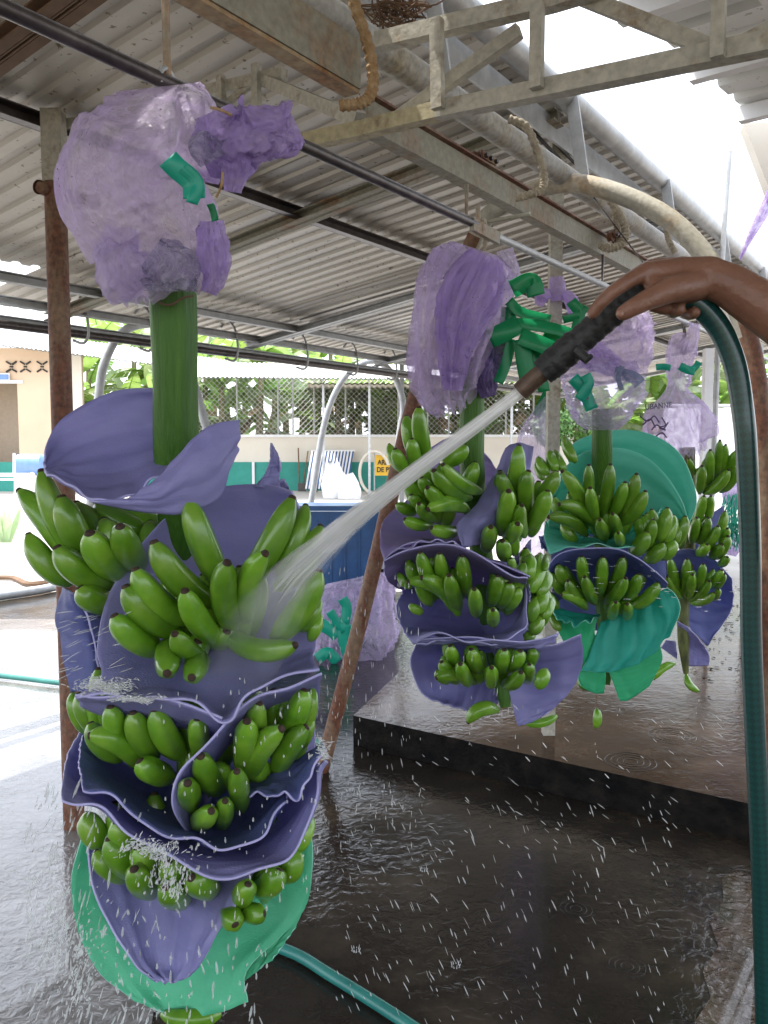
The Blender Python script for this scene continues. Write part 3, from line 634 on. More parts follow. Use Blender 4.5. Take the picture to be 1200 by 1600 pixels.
def lowroof(name, x0, x1, yn0, yn1, yr0, yr1, Yn, Yr, mat, parent, sheets=8):
    for k in range(sheets):
        f0, f1 = k/sheets, (k+1)/sheets; vs = []; n = 16
        for (r0, r1, Y) in ((yn0, yn1, Yn), (yr0, yr1, Yr)):
            for i in range(n+1):
                f = f0+(f1-f0)*i/n; x = x0+(x1-x0)*f
                p = P(x, r0+(r1-r0)*f, Y); p.z += .05*(1 if i % 2 else 0); vs.append(p)
        fs = [(i, i+1, n+2+i, n+1+i) for i in range(n)]
        vs2 = [v-Vector((0, 0, .04)) for v in vs]
        nn = len(vs); fs += [tuple(j+nn for j in reversed(f)) for f in fs]
        mesh_obj('roof_sheet', vs+vs2, fs, mat, parent, False)
lowroof('r', -330, 132, 500, 556, 470, 533, Yp-1.2, Yp+2.5, M['roof_white'], pb, 8)
lowroof('r', 132, 420, 556, 592, 533, 573, Yp-1.2, Yp+2.5, M['roof_white'], pb, 6)
# long yard wall with its teal band
yw = empty('yard_wall', Vector((0, 30, 0)), 'long low cream wall with a teal painted base across the yard', 'wall')
quadbox('wall', 132, 681, 1250, 766, 29.6, .25, M['cream'], yw)
quadbox('base_band', 132, 722, 640, 767, 29.54, .05, M['teal_paint'], yw)
for x in (395, 398): pass
quadbox('drain_pipe', 394, 722, 398, 767, 29.45, .05, M['white'], yw)
quadbox('coping', 132, 679, 1250, 683, 29.5, .4, M['white'], yw)
# chain link fence on the wall
cf = empty('chain_link_fence', P(500, 681, 29.7), 'tall chain link fence standing on the cream wall in front of the banana plants', 'fence')
YF = 29.7; zb0 = P(0, 680, YF).z; zt0 = P(0, 584, YF).z; xa = P(300, 680, YF).x; xb = P(835, 680, YF).x
for px in (305, 371, 435, 458, 491, 540, 577, 622, 668, 701, 750, 790, 833):
    p = P(px, 680, YF); MB().tube([Vector((p.x, YF, zb0)), Vector((p.x, YF, zt0))], .032, 8).build('fence_post', M['galv'], cf)
m = MB(); H = zt0-zb0; pitch = .19; x = xa-H
while x < xb:
    for s_ in (1, -1):
        a0 = Vector((x if s_ > 0 else x+H, YF+.03*s_, zb0)); a1 = Vector((x+H if s_ > 0 else x, YF+.03*s_, zt0))
        # clip to the fence
        def clip(p, q):
            d = q-p; t0, t1 = 0, 1
            for lim, sg in ((xa, 1), (xb, -1)):
                dx = d.x*sg; px_ = (p.x-lim)*sg
                if abs(dx) < 1e-9: continue
                tt = -px_/dx
                if dx > 0: t0 = max(t0, tt)
                else: t1 = min(t1, tt)
            return (p+d*t0, p+d*t1) if t1 > t0+.02 else None
        c = clip(a0, a1)
        if c: m.tube(list(c), .011, 3, cap=False)
    x += pitch
o = m.build('mesh_wire', M['wirem'], cf); o['kind'] = 'stuff'
MB().tube([Vector((xa, YF, zt0)), Vector((xb, YF, zt0))], .03, 8).build('top_rail', M['galv'], cf)
# far canopy
fc = empty('far_canopy', P(500, 600, 27), 'low far canopy with a pale corrugated roof over the fence', 'canopy')
lowroof('c', 308, 1000, 590, 597, 567, 575, 24.5, 29.0, M['roof_white'], fc, 12)
lowroof('c', 480, 900, 600, 601, 609, 609, 25.2, 36.0, M['cream'], fc, 6)
for px in (505, 577, 660, 735, 800): post(px, 600, 25.3, .07, M['galv'], 0, 'canopy_post', fc)
# white far roof
wr = empty('far_house', P(620, 640, 40), 'small far house with a bright white roof behind the fence', 'house')
lowroof('w', 543, 700, 628, 628, 604, 604, 34, 37, M['white'], wr, 3)
quadbox('wall', 575, 628, 690, 700, 36, .3, M['beige_in'], wr)
# white tent right
tn = empty('white_tarpaulin', P(1110, 700, 20), 'bright white tarpaulin screen hanging beyond the farthest bunch', 'tarpaulin')
vs = []; fs = []
for i in range(25):
    x = 1040+i*8; 
    for y in (636+((i*7) % 3), 670, 735, 790):
        p = P(x, y, 19+.12*math.sin(i*1.3+y)); vs.append(p)
for i in range(24):
    for j in range(3): fs.append((i*4+j, i*4+j+1, i*4+j+5, i*4+j+4))
mesh_obj('sheet', vs, fs, M['white'], tn); MB().tube([P(1036, 634, 19), P(1240, 634, 19)], .04, 6).build('rail', M['galv'], tn)
for px in (1040, 1236): post(px, 632, 19.05, .06, M['galv'], 0, 'tent_post', tn)
# ------- banana plants
def leaf_mesh(seed, L=2.3, Wd=.46):
    rnd = random.Random(seed); vs = []; fs = []; n = 14
    droop = rnd.uniform(.5, 1.3)
    ctr = []
    for i in range(n+1):
        s = i/n; a = 1.15-droop*1.5*s*s
        ctr.append(Vector((L*(s-.12*s*s*droop), 0, L*(.62*s-.55*droop*s*s))))
    w = [Wd*math.sin(math.pi*min(1, (.06+.94*i/n)))**.55*(1-.25*i/n) for i in range(n+1)]; w[n] = .02
    for i in range(n):
        for sd in (-1, 1):
            tear = rnd.random() < .3
            g = .18 if tear else 0.0
            a0 = ctr[i]; a1 = ctr[i+1]; f0 = rnd.uniform(-.12, .05) if tear else -.03
            o0 = a0.lerp(a1, g)+Vector((.10, sd*w[i], f0-.25*w[i])); o1 = a1.lerp(a0, g*.3)+Vector((.10, sd*w[i+1], f0-.25*w[i+1]))
            k = len(vs); vs += [a0, a1, o1, o0]; fs.append((k, k+1, k+2, k+3) if sd > 0 else (k+3, k+2, k+1, k))
    # midrib
    k = len(vs)
    for i in range(0, n+1, 2):
        c = ctr[i]; r = .03*(1-i/n)+.006; vs += [c+Vector((0, -r, .01)), c+Vector((0, r, .01)), c+Vector((0, 0, -r))]
    for i in range(n//2):
        for j in range(3): fs.append((k+i*3+j, k+i*3+(j+1) % 3, k+i*3+3+(j+1) % 3, k+i*3+3+j))
    me = bpy.data.meshes.new('leaf'); me.from_pydata([tuple(v) for v in vs], [], fs); me.update(); return me
LM = []
for s_ in range(6):
    for mk in ('leaf', 'leaf', 'leaf_pale', 'leaf_dead'):
        me = leaf_mesh(s_); me.materials.append(M[mk]); LM.append((mk, me))
lab_sz = ['tall', 'broad', 'young', 'ragged', 'leaning', 'dense']
def banana_plant(px, Y, h, i, nl=9, label=None):
    x = (px-600)/F*Y; rnd = random.Random(100+i); base = Vector((x, Y, -.01))
    e = empty('banana_plant', base, label, 'banana plant', 'banana plants beyond the fence')
    lean = rnd.uniform(-.25, .25); top = base+Vector((lean, 0, h))
    o = MB().tube([base, base.lerp(top, .5), top], [.19, .15, .08], 8).build('trunk', M['trunk'], e, True)
    live = [m_ for mk, m_ in LM if mk != 'leaf_dead']; dead = [m_ for mk, m_ in LM if mk == 'leaf_dead']
    for k in range(nl+2):
        me = rnd.choice(live) if k < nl else rnd.choice(dead)
        o = link('leaf', me, None); o.parent = e
        az = k*2.4+rnd.uniform(-.3, .3); el = rnd.uniform(-.75, .25) if k < nl else rnd.uniform(.5, 1.0)
        o.rotation_euler = (rnd.uniform(-.4, .4), el, az); s_ = rnd.uniform(.8, 1.25)*(.9 if k < nl else .7); o.scale = (s_, s_, s_)
        o.location = (top-base)*((1, .97, .93, .75, .55)[k % 5] if k < nl else .6)+Vector((0, 0, -rnd.uniform(0, .5)))
plants = []
rndp = random.Random(5)
px = 120; i = 0
landmarks = lambda x: ('behind the peach building' if x < 150 else 'left of the thick green stem' if x < 235 else 'behind the thick green stem' if x < 310 else 'right of the thick green stem' if x < 380 else
    'over the small twisted foam tip' if x < 450 else 'behind the far arch left leg' if x < 520 else 'inside the far arch' if x < 600 else 'near the leaning rusty pipe' if x < 680 else 'behind the second bunch stem' if x < 760 else 'behind the green ribbons' if x < 860 else 'behind the third bag' if x < 990 else 'left of the farthest bag' if x < 1060 else 'right of the farthest bag' if x < 1150 else 'at the right edge')
order = ['first', 'second', 'third', 'fourth', 'fifth', 'sixth', 'seventh', 'eighth']
cnt = {}
while px < 1240:
    Y = (32.5, 35.5, 39)[i % 3]; h = rndp.uniform(2.8, 5.2) + (Y-32)*.28
    lm = landmarks(px); key = (lm, i % 3); cnt[key] = cnt.get(key, 0)+1
    lb = '%s banana plant %s, in the %s row beyond the wall' % (['bright', 'tall', 'shaded'][cnt[key] % 3], lm, ['front', 'middle', 'back'][i % 3])
    banana_plant(px, Y, h, i, 14, lb); px += rndp.uniform(14, 24); i += 1
# hedge bushes
def bush(px, py, Y, rx, rz, label, n=900, seed=1, mat='hedge'):
    rnd = random.Random(seed); c = P(px, py, Y); vs = []; fs = []
    for k in range(n):
        u = Vector((rnd.gauss(0, 1), rnd.gauss(0, 1), rnd.gauss(0, 1))).normalized()*rnd.uniform(.7, 1.05)
        p = c+Vector((u.x*rx, u.y*rx*.7, u.z*rz))*(1+.15*math.sin(7*u.x+5*u.z)); d1 = Vector((rnd.gauss(0, 1), rnd.gauss(0, 1), rnd.gauss(0, 1))).normalized(); d2 = d1.orthogonal().normalized(); s_ = rnd.uniform(.05, .1)
        k0 = len(vs); vs += [p-d1*s_, p+d2*s_*.45, p+d1*s_, p-d2*s_*.45]; fs.append((k0, k0+1, k0+2, k0+3))
    o = mesh_obj('bush', vs, fs, M[mat], None, False); MB_ = MB().tube([Vector((c.x, c.y, 0)), c], .06, 6).build('trunk', M['trunk'], o)
    return tag(o, label, 'bush', 'bushes near the yard wall')
bush(862, 672, 20, .45, .45, 'clipped leafy green bush left of the third bunch stem', 1200, 1)
bush(900, 668, 21, .5, .55, 'leafy green bush just behind the third bunch stem', 1200, 2)
bush(935, 690, 22, .4, .35, 'small bush right of the third bunch stem', 700, 3)
bush(625, 668, 32, 1.4, .5, 'pale low shrub behind the far fence by the arch', 700, 4, 'leaf_pale')
# small blade plant on the left
m = MB(); c = onz(8, 848, 0)
for k in range(9):
    a = random.uniform(-.6, .6); tip = c+Vector((a*.5, random.uniform(-.1, .1), .5+random.random()*.15)); w = Vector((.05, 0, 0)); b0 = c+Vector((a*.15, 0, 0))
    m.add([b0-w*.6, b0+w*.6, b0.lerp(tip, .5)+w, tip, b0.lerp(tip, .5)-w], [(0, 1, 2, 3, 4)])
o = m.build('blade_plant', M['leaf_pale']); tag(o, 'small spiky green plant in the white yard at the left edge', 'plant')
# grille leaning on the wall
gr = empty('slatted_rack', P(515, 762, 28.6), 'white slatted rack with blue stripes leaning against the teal wall', 'rack')
for k in range(13):
    x0 = 488+k*5.1; a = P(x0-10, 764, 28.3); b = P(x0, 705, 29.3); o = MB().bar(a, b, .055, .04, Vector((0, 1, 0))).build('slat', M['white'] if k % 1 == 0 else M['blueprint'], gr)
    MB().bar(a+Vector((.058, .03, 0)), b+Vector((.058, .03, 0)), .045, .03, Vector((0, 1, 0))).build('slat', M['blueprint'], gr)
for (ya, yb_, Ya) in ((704, 704, 29.3),): MB().bar(P(486, ya, Ya), P(555, yb_, Ya), .05, .05).build('rack_rail', M['white'], gr)
# sacks
def sack(px, py, Y, w, h, label, seed):
    rnd = random.Random(seed); c = onz(px, py, 0) if Y is None else P(px, py, Y); c.z = 0; vs = []; fs = []; n = 18; m_ = 9
    for j in range(m_):
        s_ = j/(m_-1); rr = w*(1-.6*s_**2.2)*(.9+.2*math.sin(s_*3))
        for i in range(n):
            a = 2*math.pi*i/n; d = 1+.22*fb((math.cos(a)*1.6+seed, math.sin(a)*1.6, s_*2))
            vs.append(c+Vector((math.cos(a)*rr*d, math.sin(a)*rr*.7*d, h*s_*(1+.12*math.sin(a*2+seed)))))
    for j in range(m_-1):
        for i in range(n): fs.append((j*n+i, j*n+(i+1) % n, (j+1)*n+(i+1) % n, (j+1)*n+i))
    fs.append(tuple((m_-1)*n+i for i in range(n)))
    o = mesh_obj('sack', vs, fs, M['sack']); return tag(o, label, 'sack', 'white sacks by the wall')
sack(522, 778, 25, .42, 1.0, 'tall slumped white sack in front of the slatted rack', 3)
sack(545, 778, 24.6, .36, .7, 'lower white sack right of the tall one', 8)
# shovels
for (x0, x1, lb) in ((466, 468, 'thin rod leaning on the cream wall'), (481, 474, 'long handled shovel leaning left of the rack')):
    e = MB().tube([P(x0, 705 if x0 > 470 else 700, 29.3), P(x1, 757, 28.8)], .025, 6); o = e.build('shovel' if x0 > 470 else 'rod', M['wood']); tag(o, lb, 'shovel' if x0 > 470 else 'rod')
    if x0 > 470: MB().box(P(x1-2, 761, 28.7), Vector((.14, 0, 0)), Vector((0, .02, 0)), Vector((0, 0, .14))).build('blade', M['dark_steel'], o)
# hose ring + sign
sg = empty('warning_sign', P(600, 770, 27.5), 'yellow warning sign with black lettering behind the leaning rusty pipe', 'sign')
Ys = 27.5
quadbox('sign_board', 586, 711, 630, 743, Ys, .03, M['yellow'], sg)
for px in (585, 629): post(px, 708, Ys+.05, .045, M['galv'], 0, 'sign_post', sg)
def text(s, loc, size, mat, parent=None, rot=(math.pi/2, 0, 0), name='lettering', sx=1):
    c = bpy.data.curves.new(name, 'FONT'); c.body = s; c.size = size; c.extrude = size*.01; c.offset = size*.02
    o = bpy.data.objects.new(name, c); COL.objects.link(o); dg = bpy.context.evaluated_depsgraph_get(); dg.update()
    me = bpy.data.meshes.new_from_object(o.evaluated_get(dg)); bpy.data.objects.remove(o)
    me.materials.clear(); me.materials.append(mat)
    o = link(name, me, parent); o.scale = (sx, 1, 1); o.rotation_euler = rot
    if parent is not None: o.matrix_parent_inverse = Matrix.Identity(4); o.location = loc-world_loc(parent)
    else: o.location = loc
    return o
text('AREA DE', P(590, 726, Ys-.02), .23, M['black'], sg, sx=.85)
text('DE PROT', P(588.5, 737.5, Ys-.02), .23, M['black'], sg, sx=.85)
hr = [P(587+23*math.cos(a)-2, 738+33*math.sin(a), 27.3) for a in [math.radians(60+i*8) for i in range(36)]]
o = MB().tube(hr, .05, 8).build('hose_loop', M['cream']); tag(o, 'big loose loop of pale hose hanging left of the yellow sign', 'hose')
# railing left
rl = empty('white_railing', P(30, 760, 21), 'white pipe railing in the yard at the left edge', 'railing')
for (x, y0, y1) in ((22, 708, 742), (24, 740, 790), (50, 738, 790), (33, 742, 790)): MB().tube([P(x, y0, 21), P(x, y1, 21)], .035, 8).build('post', M['white'], rl)
MB().tube([P(-30, 742, 21), P(54, 742, 21)], .045, 8).build('rail', M['white'], rl); MB().tube([P(-30, 749, 21.3), P(48, 749, 21.3)], .03, 8).build('rail', M['white'], rl)
dr = P(46, 726, 23); o = MB().tube([dr+Vector((-.33, 0, 0)), dr+Vector((-.3, 0, 0)), dr+Vector((.3, 0, 0)), dr+Vector((.36, .2, 0))], [.25, .29, .29, .25], 18).build('drum', M['blue_plastic']); smooth_by_angle(o)
tag(o, 'blue and lilac plastic drum lying behind the white railing', 'drum')
MB().box(Vector((dr.x, dr.y, (dr.z-.3)/2)), Vector((.3, 0, 0)), Vector((0, .25, 0)), Vector((0, 0, (dr.z-.3)/2))).build('drum_stand', M['white'], o)
# curb pipe and cables at the yard edge
o = MB().tube(spline([onz(-60, 941, .05), onz(0, 931, .05), onz(60, 922, .05), onz(110, 914, .05), onz(240, 907, .05)], 30), .045, 12).build('grey_pipe', M['galv']); smooth_by_angle(o, 60); tag(o, 'grey pipe lying along the edge of the wet floor at the left', 'pipe')
o = MB().tube(spline([onz(-20, 903, 0.03), onz(20, 903, .03), onz(45, 912, .03), onz(85, 908, .03), onz(130, 900, .03)], 30), .03, 6).build('loose_cable', M['wood']); tag(o, 'loose brown cable lying in the white yard', 'cable')
# debris on ground right
m = MB()
for k in range(420):
    px = random.uniform(1080, 1300); py = random.gauss(960, 50); py = max(880, min(1120, py)); c = onz(px, py, SLAB+.004); s_ = random.uniform(.008, .028)
    d = Vector((random.gauss(0, 1), random.gauss(0, 1), 0)).normalized(); d2 = Vector((-d.y, d.x, .3)); m.add([c-d*s_, c+d2*s_*.5, c+d*s_, c-d2*s_*.4+Vector((0, 0, .008))], [(0, 1, 2, 3)])
o = m.build('leaf_litter', M['dark']); o['kind'] = 'stuff'; o['label'] = 'scattered dark plant litter on the wet slab at the right'
# blue tank
tk = empty('blue_tank', P(540, 950, 7), 'blue painted rectangular tank standing behind the water jet', 'tank')
a = P(395, 792, 7); b = P(594, 792, 7); zt = a.z
m = MB().box(Vector(((a.x+b.x)/2, 7.6, zt/2-.02)), Vector(((b.x-a.x)/2, 0, 0)), Vector((0, .6, 0)), Vector((0, 0, zt/2-.02))); m.build('tank_body', M['blue_paint'], tk)
m = MB().bar(Vector((a.x-.03, 6.985, zt-.01)), Vector((b.x+.02, 6.985, zt-.01)), .05, .04); m.build('tank_rim', M['blue_paint'], tk)
for k in range(9):
    x = a.x+(b.x-a.x)*(k+.5)/9; MB().box(Vector((x, 6.994, zt*.45)), Vector((.006, 0, 0)), Vector((0, .006, 0)), Vector((0, 0, zt*.45))).build('tank_rib', M['blue_paint'], tk)
for k in range(0):
    MB().box(Vector(((a.x+b.x)/2, 6.9925, zt*(k+.5)/6)), Vector(((b.x-a.x)/2, 0, 0)), Vector((0, .006, 0)), Vector((0, 0, .004))).build('tile_joint', M['dark'], tk)
tb2 = empty('low_crate_stack', P(590, 850, 8), 'dark low bench with white planks just right of the blue tank', 'bench')
for k, yy in enumerate((806, 856, 880)): 
    MB().box(P(608, yy, 8.2), Vector((.1, 0, 0)), Vector((0, .2, 0)), Vector((0, 0, .03))).build('plank', M['white'], tb2)
MB().box(Vector((P(606, 850, 8.25).x, 8.3, .35)), Vector((.07, 0, 0)), Vector((0, .15, 0)), Vector((0, 0, .35))).build('bench_leg', M['dark'], tb2)

# ================================================================= BAG MAKER
def ridge(q): return 1-min(1, abs(noise.noise(q))*3.2)
def bag_tube(m, path, n=110, rings=110, crease=.012, seed=0, mi=0, cf=(2.2, 1.0), open_end=True, ragged=0):
    """path entries: px, py, Y, half width px, depth radius m"""
    C = spline([Vector(p[:3]) for p in path], rings); R = spline([Vector((p[3], p[4], 0)) for p in path], rings)
    k = len(m.v)
    for i in range(rings):
        c = C[i]; d = C[min(i+1, rings-1)]-C[max(i-1, 0)]; d2 = Vector((d.x, d.y)).normalized() if abs(d.x)+abs(d.y) > 1e-6 else Vector((0, 1))
        perp = Vector((d2.y, -d2.x)); hw = max(R[i].x, .5); dr = max(R[i].y, .002); ctr = P(c.x, c.y, c.z)
        for j in range(n):
            a = 2*math.pi*j/n; ca, sa = math.cos(a), math.sin(a)
            p = P(c.x+perp.x*hw*ca, c.y+perp.y*hw*ca, c.z-dr*sa)
            q = Vector((ca*cf[0]+seed*3.1, sa*cf[0], i/rings*cf[1]*3)); q = q+Vector((noise.noise(q*1.3), noise.noise(q*1.3+Vector((9, 0, 0))), noise.noise(q*1.3+Vector((0, 9, 0)))))*.35
            rd = 1.5*fb(q*.7, 2)+.75*ridge(q*1.1)-.35+.45*ridge(q*2.3+Vector((3, 0, 0)))+.18*ridge(q*4.7)+.07*ridge(q*9)
            dirn = (p-ctr)
            if dirn.length > 1e-6: dirn.normalize()
            amp = crease*min(1, hw/45)
            if ragged and i > rings*.9: p += Vector((0, 0, -1))*ragged*fb((ca*3+seed, sa*3, 0), 2)*(i/rings-.9)*10
            m.v.append(p+dirn*rd*amp)
    for i in range(rings-1):
        for j in range(n): m.f.append((k+i*n+j, k+i*n+(j+1) % n, k+(i+1)*n+(j+1) % n, k+(i+1)*n+j)); m.m.append(mi)
    return m
def bag_obj(name, mb, mats, label, cat, group=None, parent=None):
    o = mb.build(name, mats, parent, True)
    if label: tag(o, label, cat, group)
    return o
G_BAG = 'plastic bags tied over the bunch tops'
# bag 1
m = MB()
bag_tube(m, [(236, 137, 1.30, 58, .04), (237, 146, 1.30, 76, .07), (238, 170, 1.28, 90, .09), (232, 205, 1.27, 106, .11), (216, 245, 1.27, 124, .12), (210, 285, 1.27, 126, .12), (224, 325, 1.27, 108, .11), (244, 355, 1.27, 90, .095), (250, 385, 1.28, 86, .085), (256, 415, 1.28, 88, .085), (262, 440, 1.28, 80, .075), (266, 458, 1.28, 62, .06)], n=150, rings=170, crease=.015, seed=1, cf=(1.3, .9), ragged=.03)
bag_obj('plastic_bag', m, M['bag'], 'large crumpled lilac plastic bag tied over the nearest bunch top', 'plastic bag', G_BAG)
o1 = [o for o in COL.objects if o.name.startswith('plastic_bag')][-1]
m = MB(); bag_tube(m, [(330, 175, 1.20, 22, .03), (345, 205, 1.19, 42, .045), (385, 215, 1.19, 50, .045), (420, 200, 1.20, 28, .03), (448, 208, 1.20, 34, .03), (466, 200, 1.21, 18, .015)], crease=.018, seed=4, cf=(1.4, 2.2), rings=60); bag_obj('twisted_corner', m, M['bag_deep'], None, None, parent=o1)
m = MB(); bag_tube(m, [(352, 215, 1.17, 14, .02), (368, 255, 1.18, 22, .03), (362, 300, 1.18, 12, .02)], crease=.014, seed=9, rings=30); bag_obj('twisted_corner', m, M['bag_deep'], None, None, parent=o1)
m = MB(); bag_tube(m, [(330, 345, 1.22, 14, .02), (332, 385, 1.21, 20, .03), (335, 430, 1.22, 17, .03), (325, 458, 1.23, 12, .02)], crease=.014, seed=12, rings=40); bag_obj('hanging_fold', m, M['bag_deep'], None, None, parent=o1)
m = MB(); bag_tube(m, [(190, 355, 1.24, 20, .03), (185, 400, 1.23, 30, .045), (205, 435, 1.24, 36, .05), (225, 455, 1.25, 14, .02)], crease=.016, seed=15, rings=40); bag_obj('hanging_fold', m, M['bag_clear'], None, None, parent=o1)
m = MB(); bag_tube(m, [(235, 395, 1.19, 25, .02), (262, 415, 1.185, 38, .030), (268, 440, 1.20, 38, .04), (268, 455, 1.21, 34, .045)], crease=.010, seed=19, rings=36); bag_obj('tied_neck', m, M['bag_grey'], None, None, parent=o1)
m = MB(); bag_tube(m, [(325, 205, 1.145, 8, .006), (322, 225, 1.14, 24, .012), (335, 250, 1.145, 18, .01)], crease=.01, seed=21, rings=20); bag_obj('clear_window', m, M['bag_grey'], None, None, parent=o1)
m = MB(); m.tube(spline([P(330, 168, 1.15), P(345, 172, 1.14), P(362, 180, 1.15)], 10), .002, 6); m.build('tie_string', M['rope_rust'], o1); MB().tube(spline([P(348, 270, 1.14), P(346, 290, 1.13), P(338, 308, 1.14)], 10), .002, 6).build('tie_string', M['rope_rust'], o1)
def ribbon(m, path, w, Y, mi=0, seed=0):
    """flat strip along pixel path, w = half width px"""
    pts = spline([Vector((a[0], a[1], Y+(a[2] if len(a) > 2 else 0))) for a in path], 14); k = len(m.v)
    for i, c in enumerate(pts):
        d = pts[min(i+1, 13)]-pts[max(i-1, 0)]; d2 = Vector((d.x, d.y)).normalized(); pe = Vector((-d2.y, d2.x)); tw = .006*math.sin(i*.25+seed)
        for s_ in (-1, 0, 1): m.v.append(P(c.x+pe.x*w*s_, c.y+pe.y*w*s_, c.z+tw*s_+(.004 if s_ == 0 else 0)))
    for i in range(13):
        for s_ in range(2): m.f.append((k+i*3+s_, k+i*3+s_+1, k+i*3+s_+4, k+i*3+s_+3)); m.m.append(mi)
def ribbon_obj(paths, label, mat='ribbon', name='ribbon', cat='ribbon', parent=None):
    m = MB(); first = None
    for i, (path, w, Y) in enumerate(paths):
        ribbon(m, path, w, Y, seed=i)
    o = m.build(name, M[mat], parent, True); so = o.modifiers.new('so', 'SOLIDIFY'); so.thickness = .0012
    if label: tag(o, label, cat, 'coloured marking ribbons')
    return o
ribbon_obj([([(262, 248), (275, 262), (300, 285), (303, 310)], 17, 1.135), ([(285, 262), (308, 288), (300, 318)], 9, 1.132)], 'flat green ribbon showing through the nearest bag', 'ribbon_teal')
ribbon_obj([([(328, 318), (333, 332), (336, 345)], 5, 1.18)], 'short green ribbon end under the nearest bag', 'ribbon')
# bag 2 
m = MB()
bag_tube(m, [(742, 388, 2.10, 30, .03), (735, 410, 2.08, 55, .07), (722, 460, 2.06, 66, .10), (708, 520, 2.05, 62, .11), (700, 575, 2.05, 54, .10), (702, 615, 2.06, 40, .07), (712, 636, 2.07, 26, .05)], crease=.030, seed=31, cf=(3.0, .35), ragged=.06)
bag_obj('plastic_bag', m, M['bag'], 'tall lilac plastic bag with long creases over the second bunch', 'plastic bag', G_BAG)
o2 = [o for o in COL.objects if o.name.startswith('plastic_bag')][-1]
m = MB(); bag_tube(m, [(760, 398, 1.99, 22, .02), (742, 440, 1.96, 34, .03), (722, 490, 1.94, 30, .03), (710, 550, 1.94, 20, .025), (706, 610, 1.96, 12, .02)], crease=.022, seed=33, cf=(3, .4), rings=60); bag_obj('gathered_fold', m, M['bag_deep'], None, None, parent=o2)
m = MB(); bag_tube(m, [(720, 386, 2.12, 16, .02), (708, 410, 2.10, 26, .04), (702, 440, 2.08, 18, .03)], crease=.016, seed=35, rings=30); bag_obj('loose_corner', m, M['bag_clear'], None, None, parent=o2)
m = MB(); bag_tube(m, [(788, 390, 2.14, 12, .02), (798, 425, 2.12, 14, .03), (800, 460, 2.1, 8, .02)], crease=.012, seed=36, rings=30); bag_obj('loose_corner', m, M['bag_clear'], None, None, parent=o2)
m = MB(); bag_tube(m, [(768, 520, 2.04, 12, .02), (762, 560, 2.03, 18, .03), (758, 590, 2.04, 16, .03), (765, 620, 2.06, 10, .02)], crease=.018, seed=37, rings=36); bag_obj('crumpled_neck', m, plastic('dark_film', (.10, .10, .22), (.34, .24, .5), .85, 1.0, dots=False, scale=16), None, None, parent=o2)
# green ribbons cluster
rb = [([(800, 452), (830, 440), (838, 462)], 14, 2.0), ([(795, 480), (790, 520), (775, 560)], 12, 2.02), ([(765, 530), (795, 515), (812, 505)], 15, 1.97), ([(800, 505), (850, 510), (905, 525)], 9, 1.98), ([(812, 525), (850, 540), (890, 560)], 13, 1.96),
      ([(800, 530), (790, 570), (778, 598)], 8, 1.99), ([(815, 530), (820, 570), (828, 608)], 13, 1.97), ([(830, 530), (858, 555), (880, 580)], 12, 1.99), ([(850, 520), (880, 535), (900, 560)], 10, 2.01), ([(795, 470), (815, 488), (860, 500)], 8, 2.0), ([(838, 540), (845, 580), (850, 612)], 9, 2.0), ([(845, 530), (840, 560), (818, 590)], 12, 2.02)]
gb = empty('ribbon_bunch', P(820, 520, 2), 'big tuft of bright green ribbons tied beside the second bag', 'ribbon bunch')
for i, (path, w, Y) in enumerate(rb):
    mm = MB(); ribbon(mm, path, w, Y, seed=i); o = mm.build('strip', M['ribbon'], gb, True); so = o.modifiers.new('so', 'SOLIDIFY'); so.thickness = .0012
ribbon_obj([([(892, 470), (905, 490), (900, 520)], 9, 2.7), ([(880, 500), (905, 492), (915, 478)], 6, 2.7)], 'green ribbon ends in front of the grey post', 'ribbon')
ribbon_obj([([(862, 600), (850, 625), (838, 650)], 7, 4.6), ([(855, 598), (862, 625), (858, 640)], 5, 4.6)], 'green ribbon on the pointed lilac cloth behind the nozzle', 'ribbon')
# purple band on the post
m = MB(); bag_tube(m, [(870, 432, 3.8, 10, .03), (871, 450, 3.8, 13, .045), (872, 470, 3.8, 11, .035)], crease=.006, seed=40, rings=20); bag_tube(m, [(860, 458, 3.78, 6, .02), (848, 462, 3.77, 12, .03), (842, 478, 3.78, 6, .02)], crease=.01, seed=41, rings=20); bag_tube(m, [(882, 456, 3.78, 6, .02), (893, 470, 3.77, 11, .03), (896, 490, 3.77, 8, .02), (900, 505, 3.78, 3, .01)], crease=.01, seed=42, rings=24)
bag_obj('knotted_strip', m, M['bag_deep'], 'violet plastic strip knotted round the grey post', 'plastic strip')
# pointed lilac cloth
m = MB(); bag_tube(m, [(858, 618, 4.6, 4, .02), (848, 650, 4.6, 18, .05), (840, 690, 4.6, 30, .08), (835, 760, 4.6, 36, .1), (832, 860, 4.6, 30, .1), (835, 900, 4.6, 20, .06)], crease=.02, seed=45, cf=(2.5, .3)); bag_obj('plastic_bag', m, M['bag_clear'], 'pale lilac bag hanging to a point between second and third bunches', 'plastic bag', G_BAG)
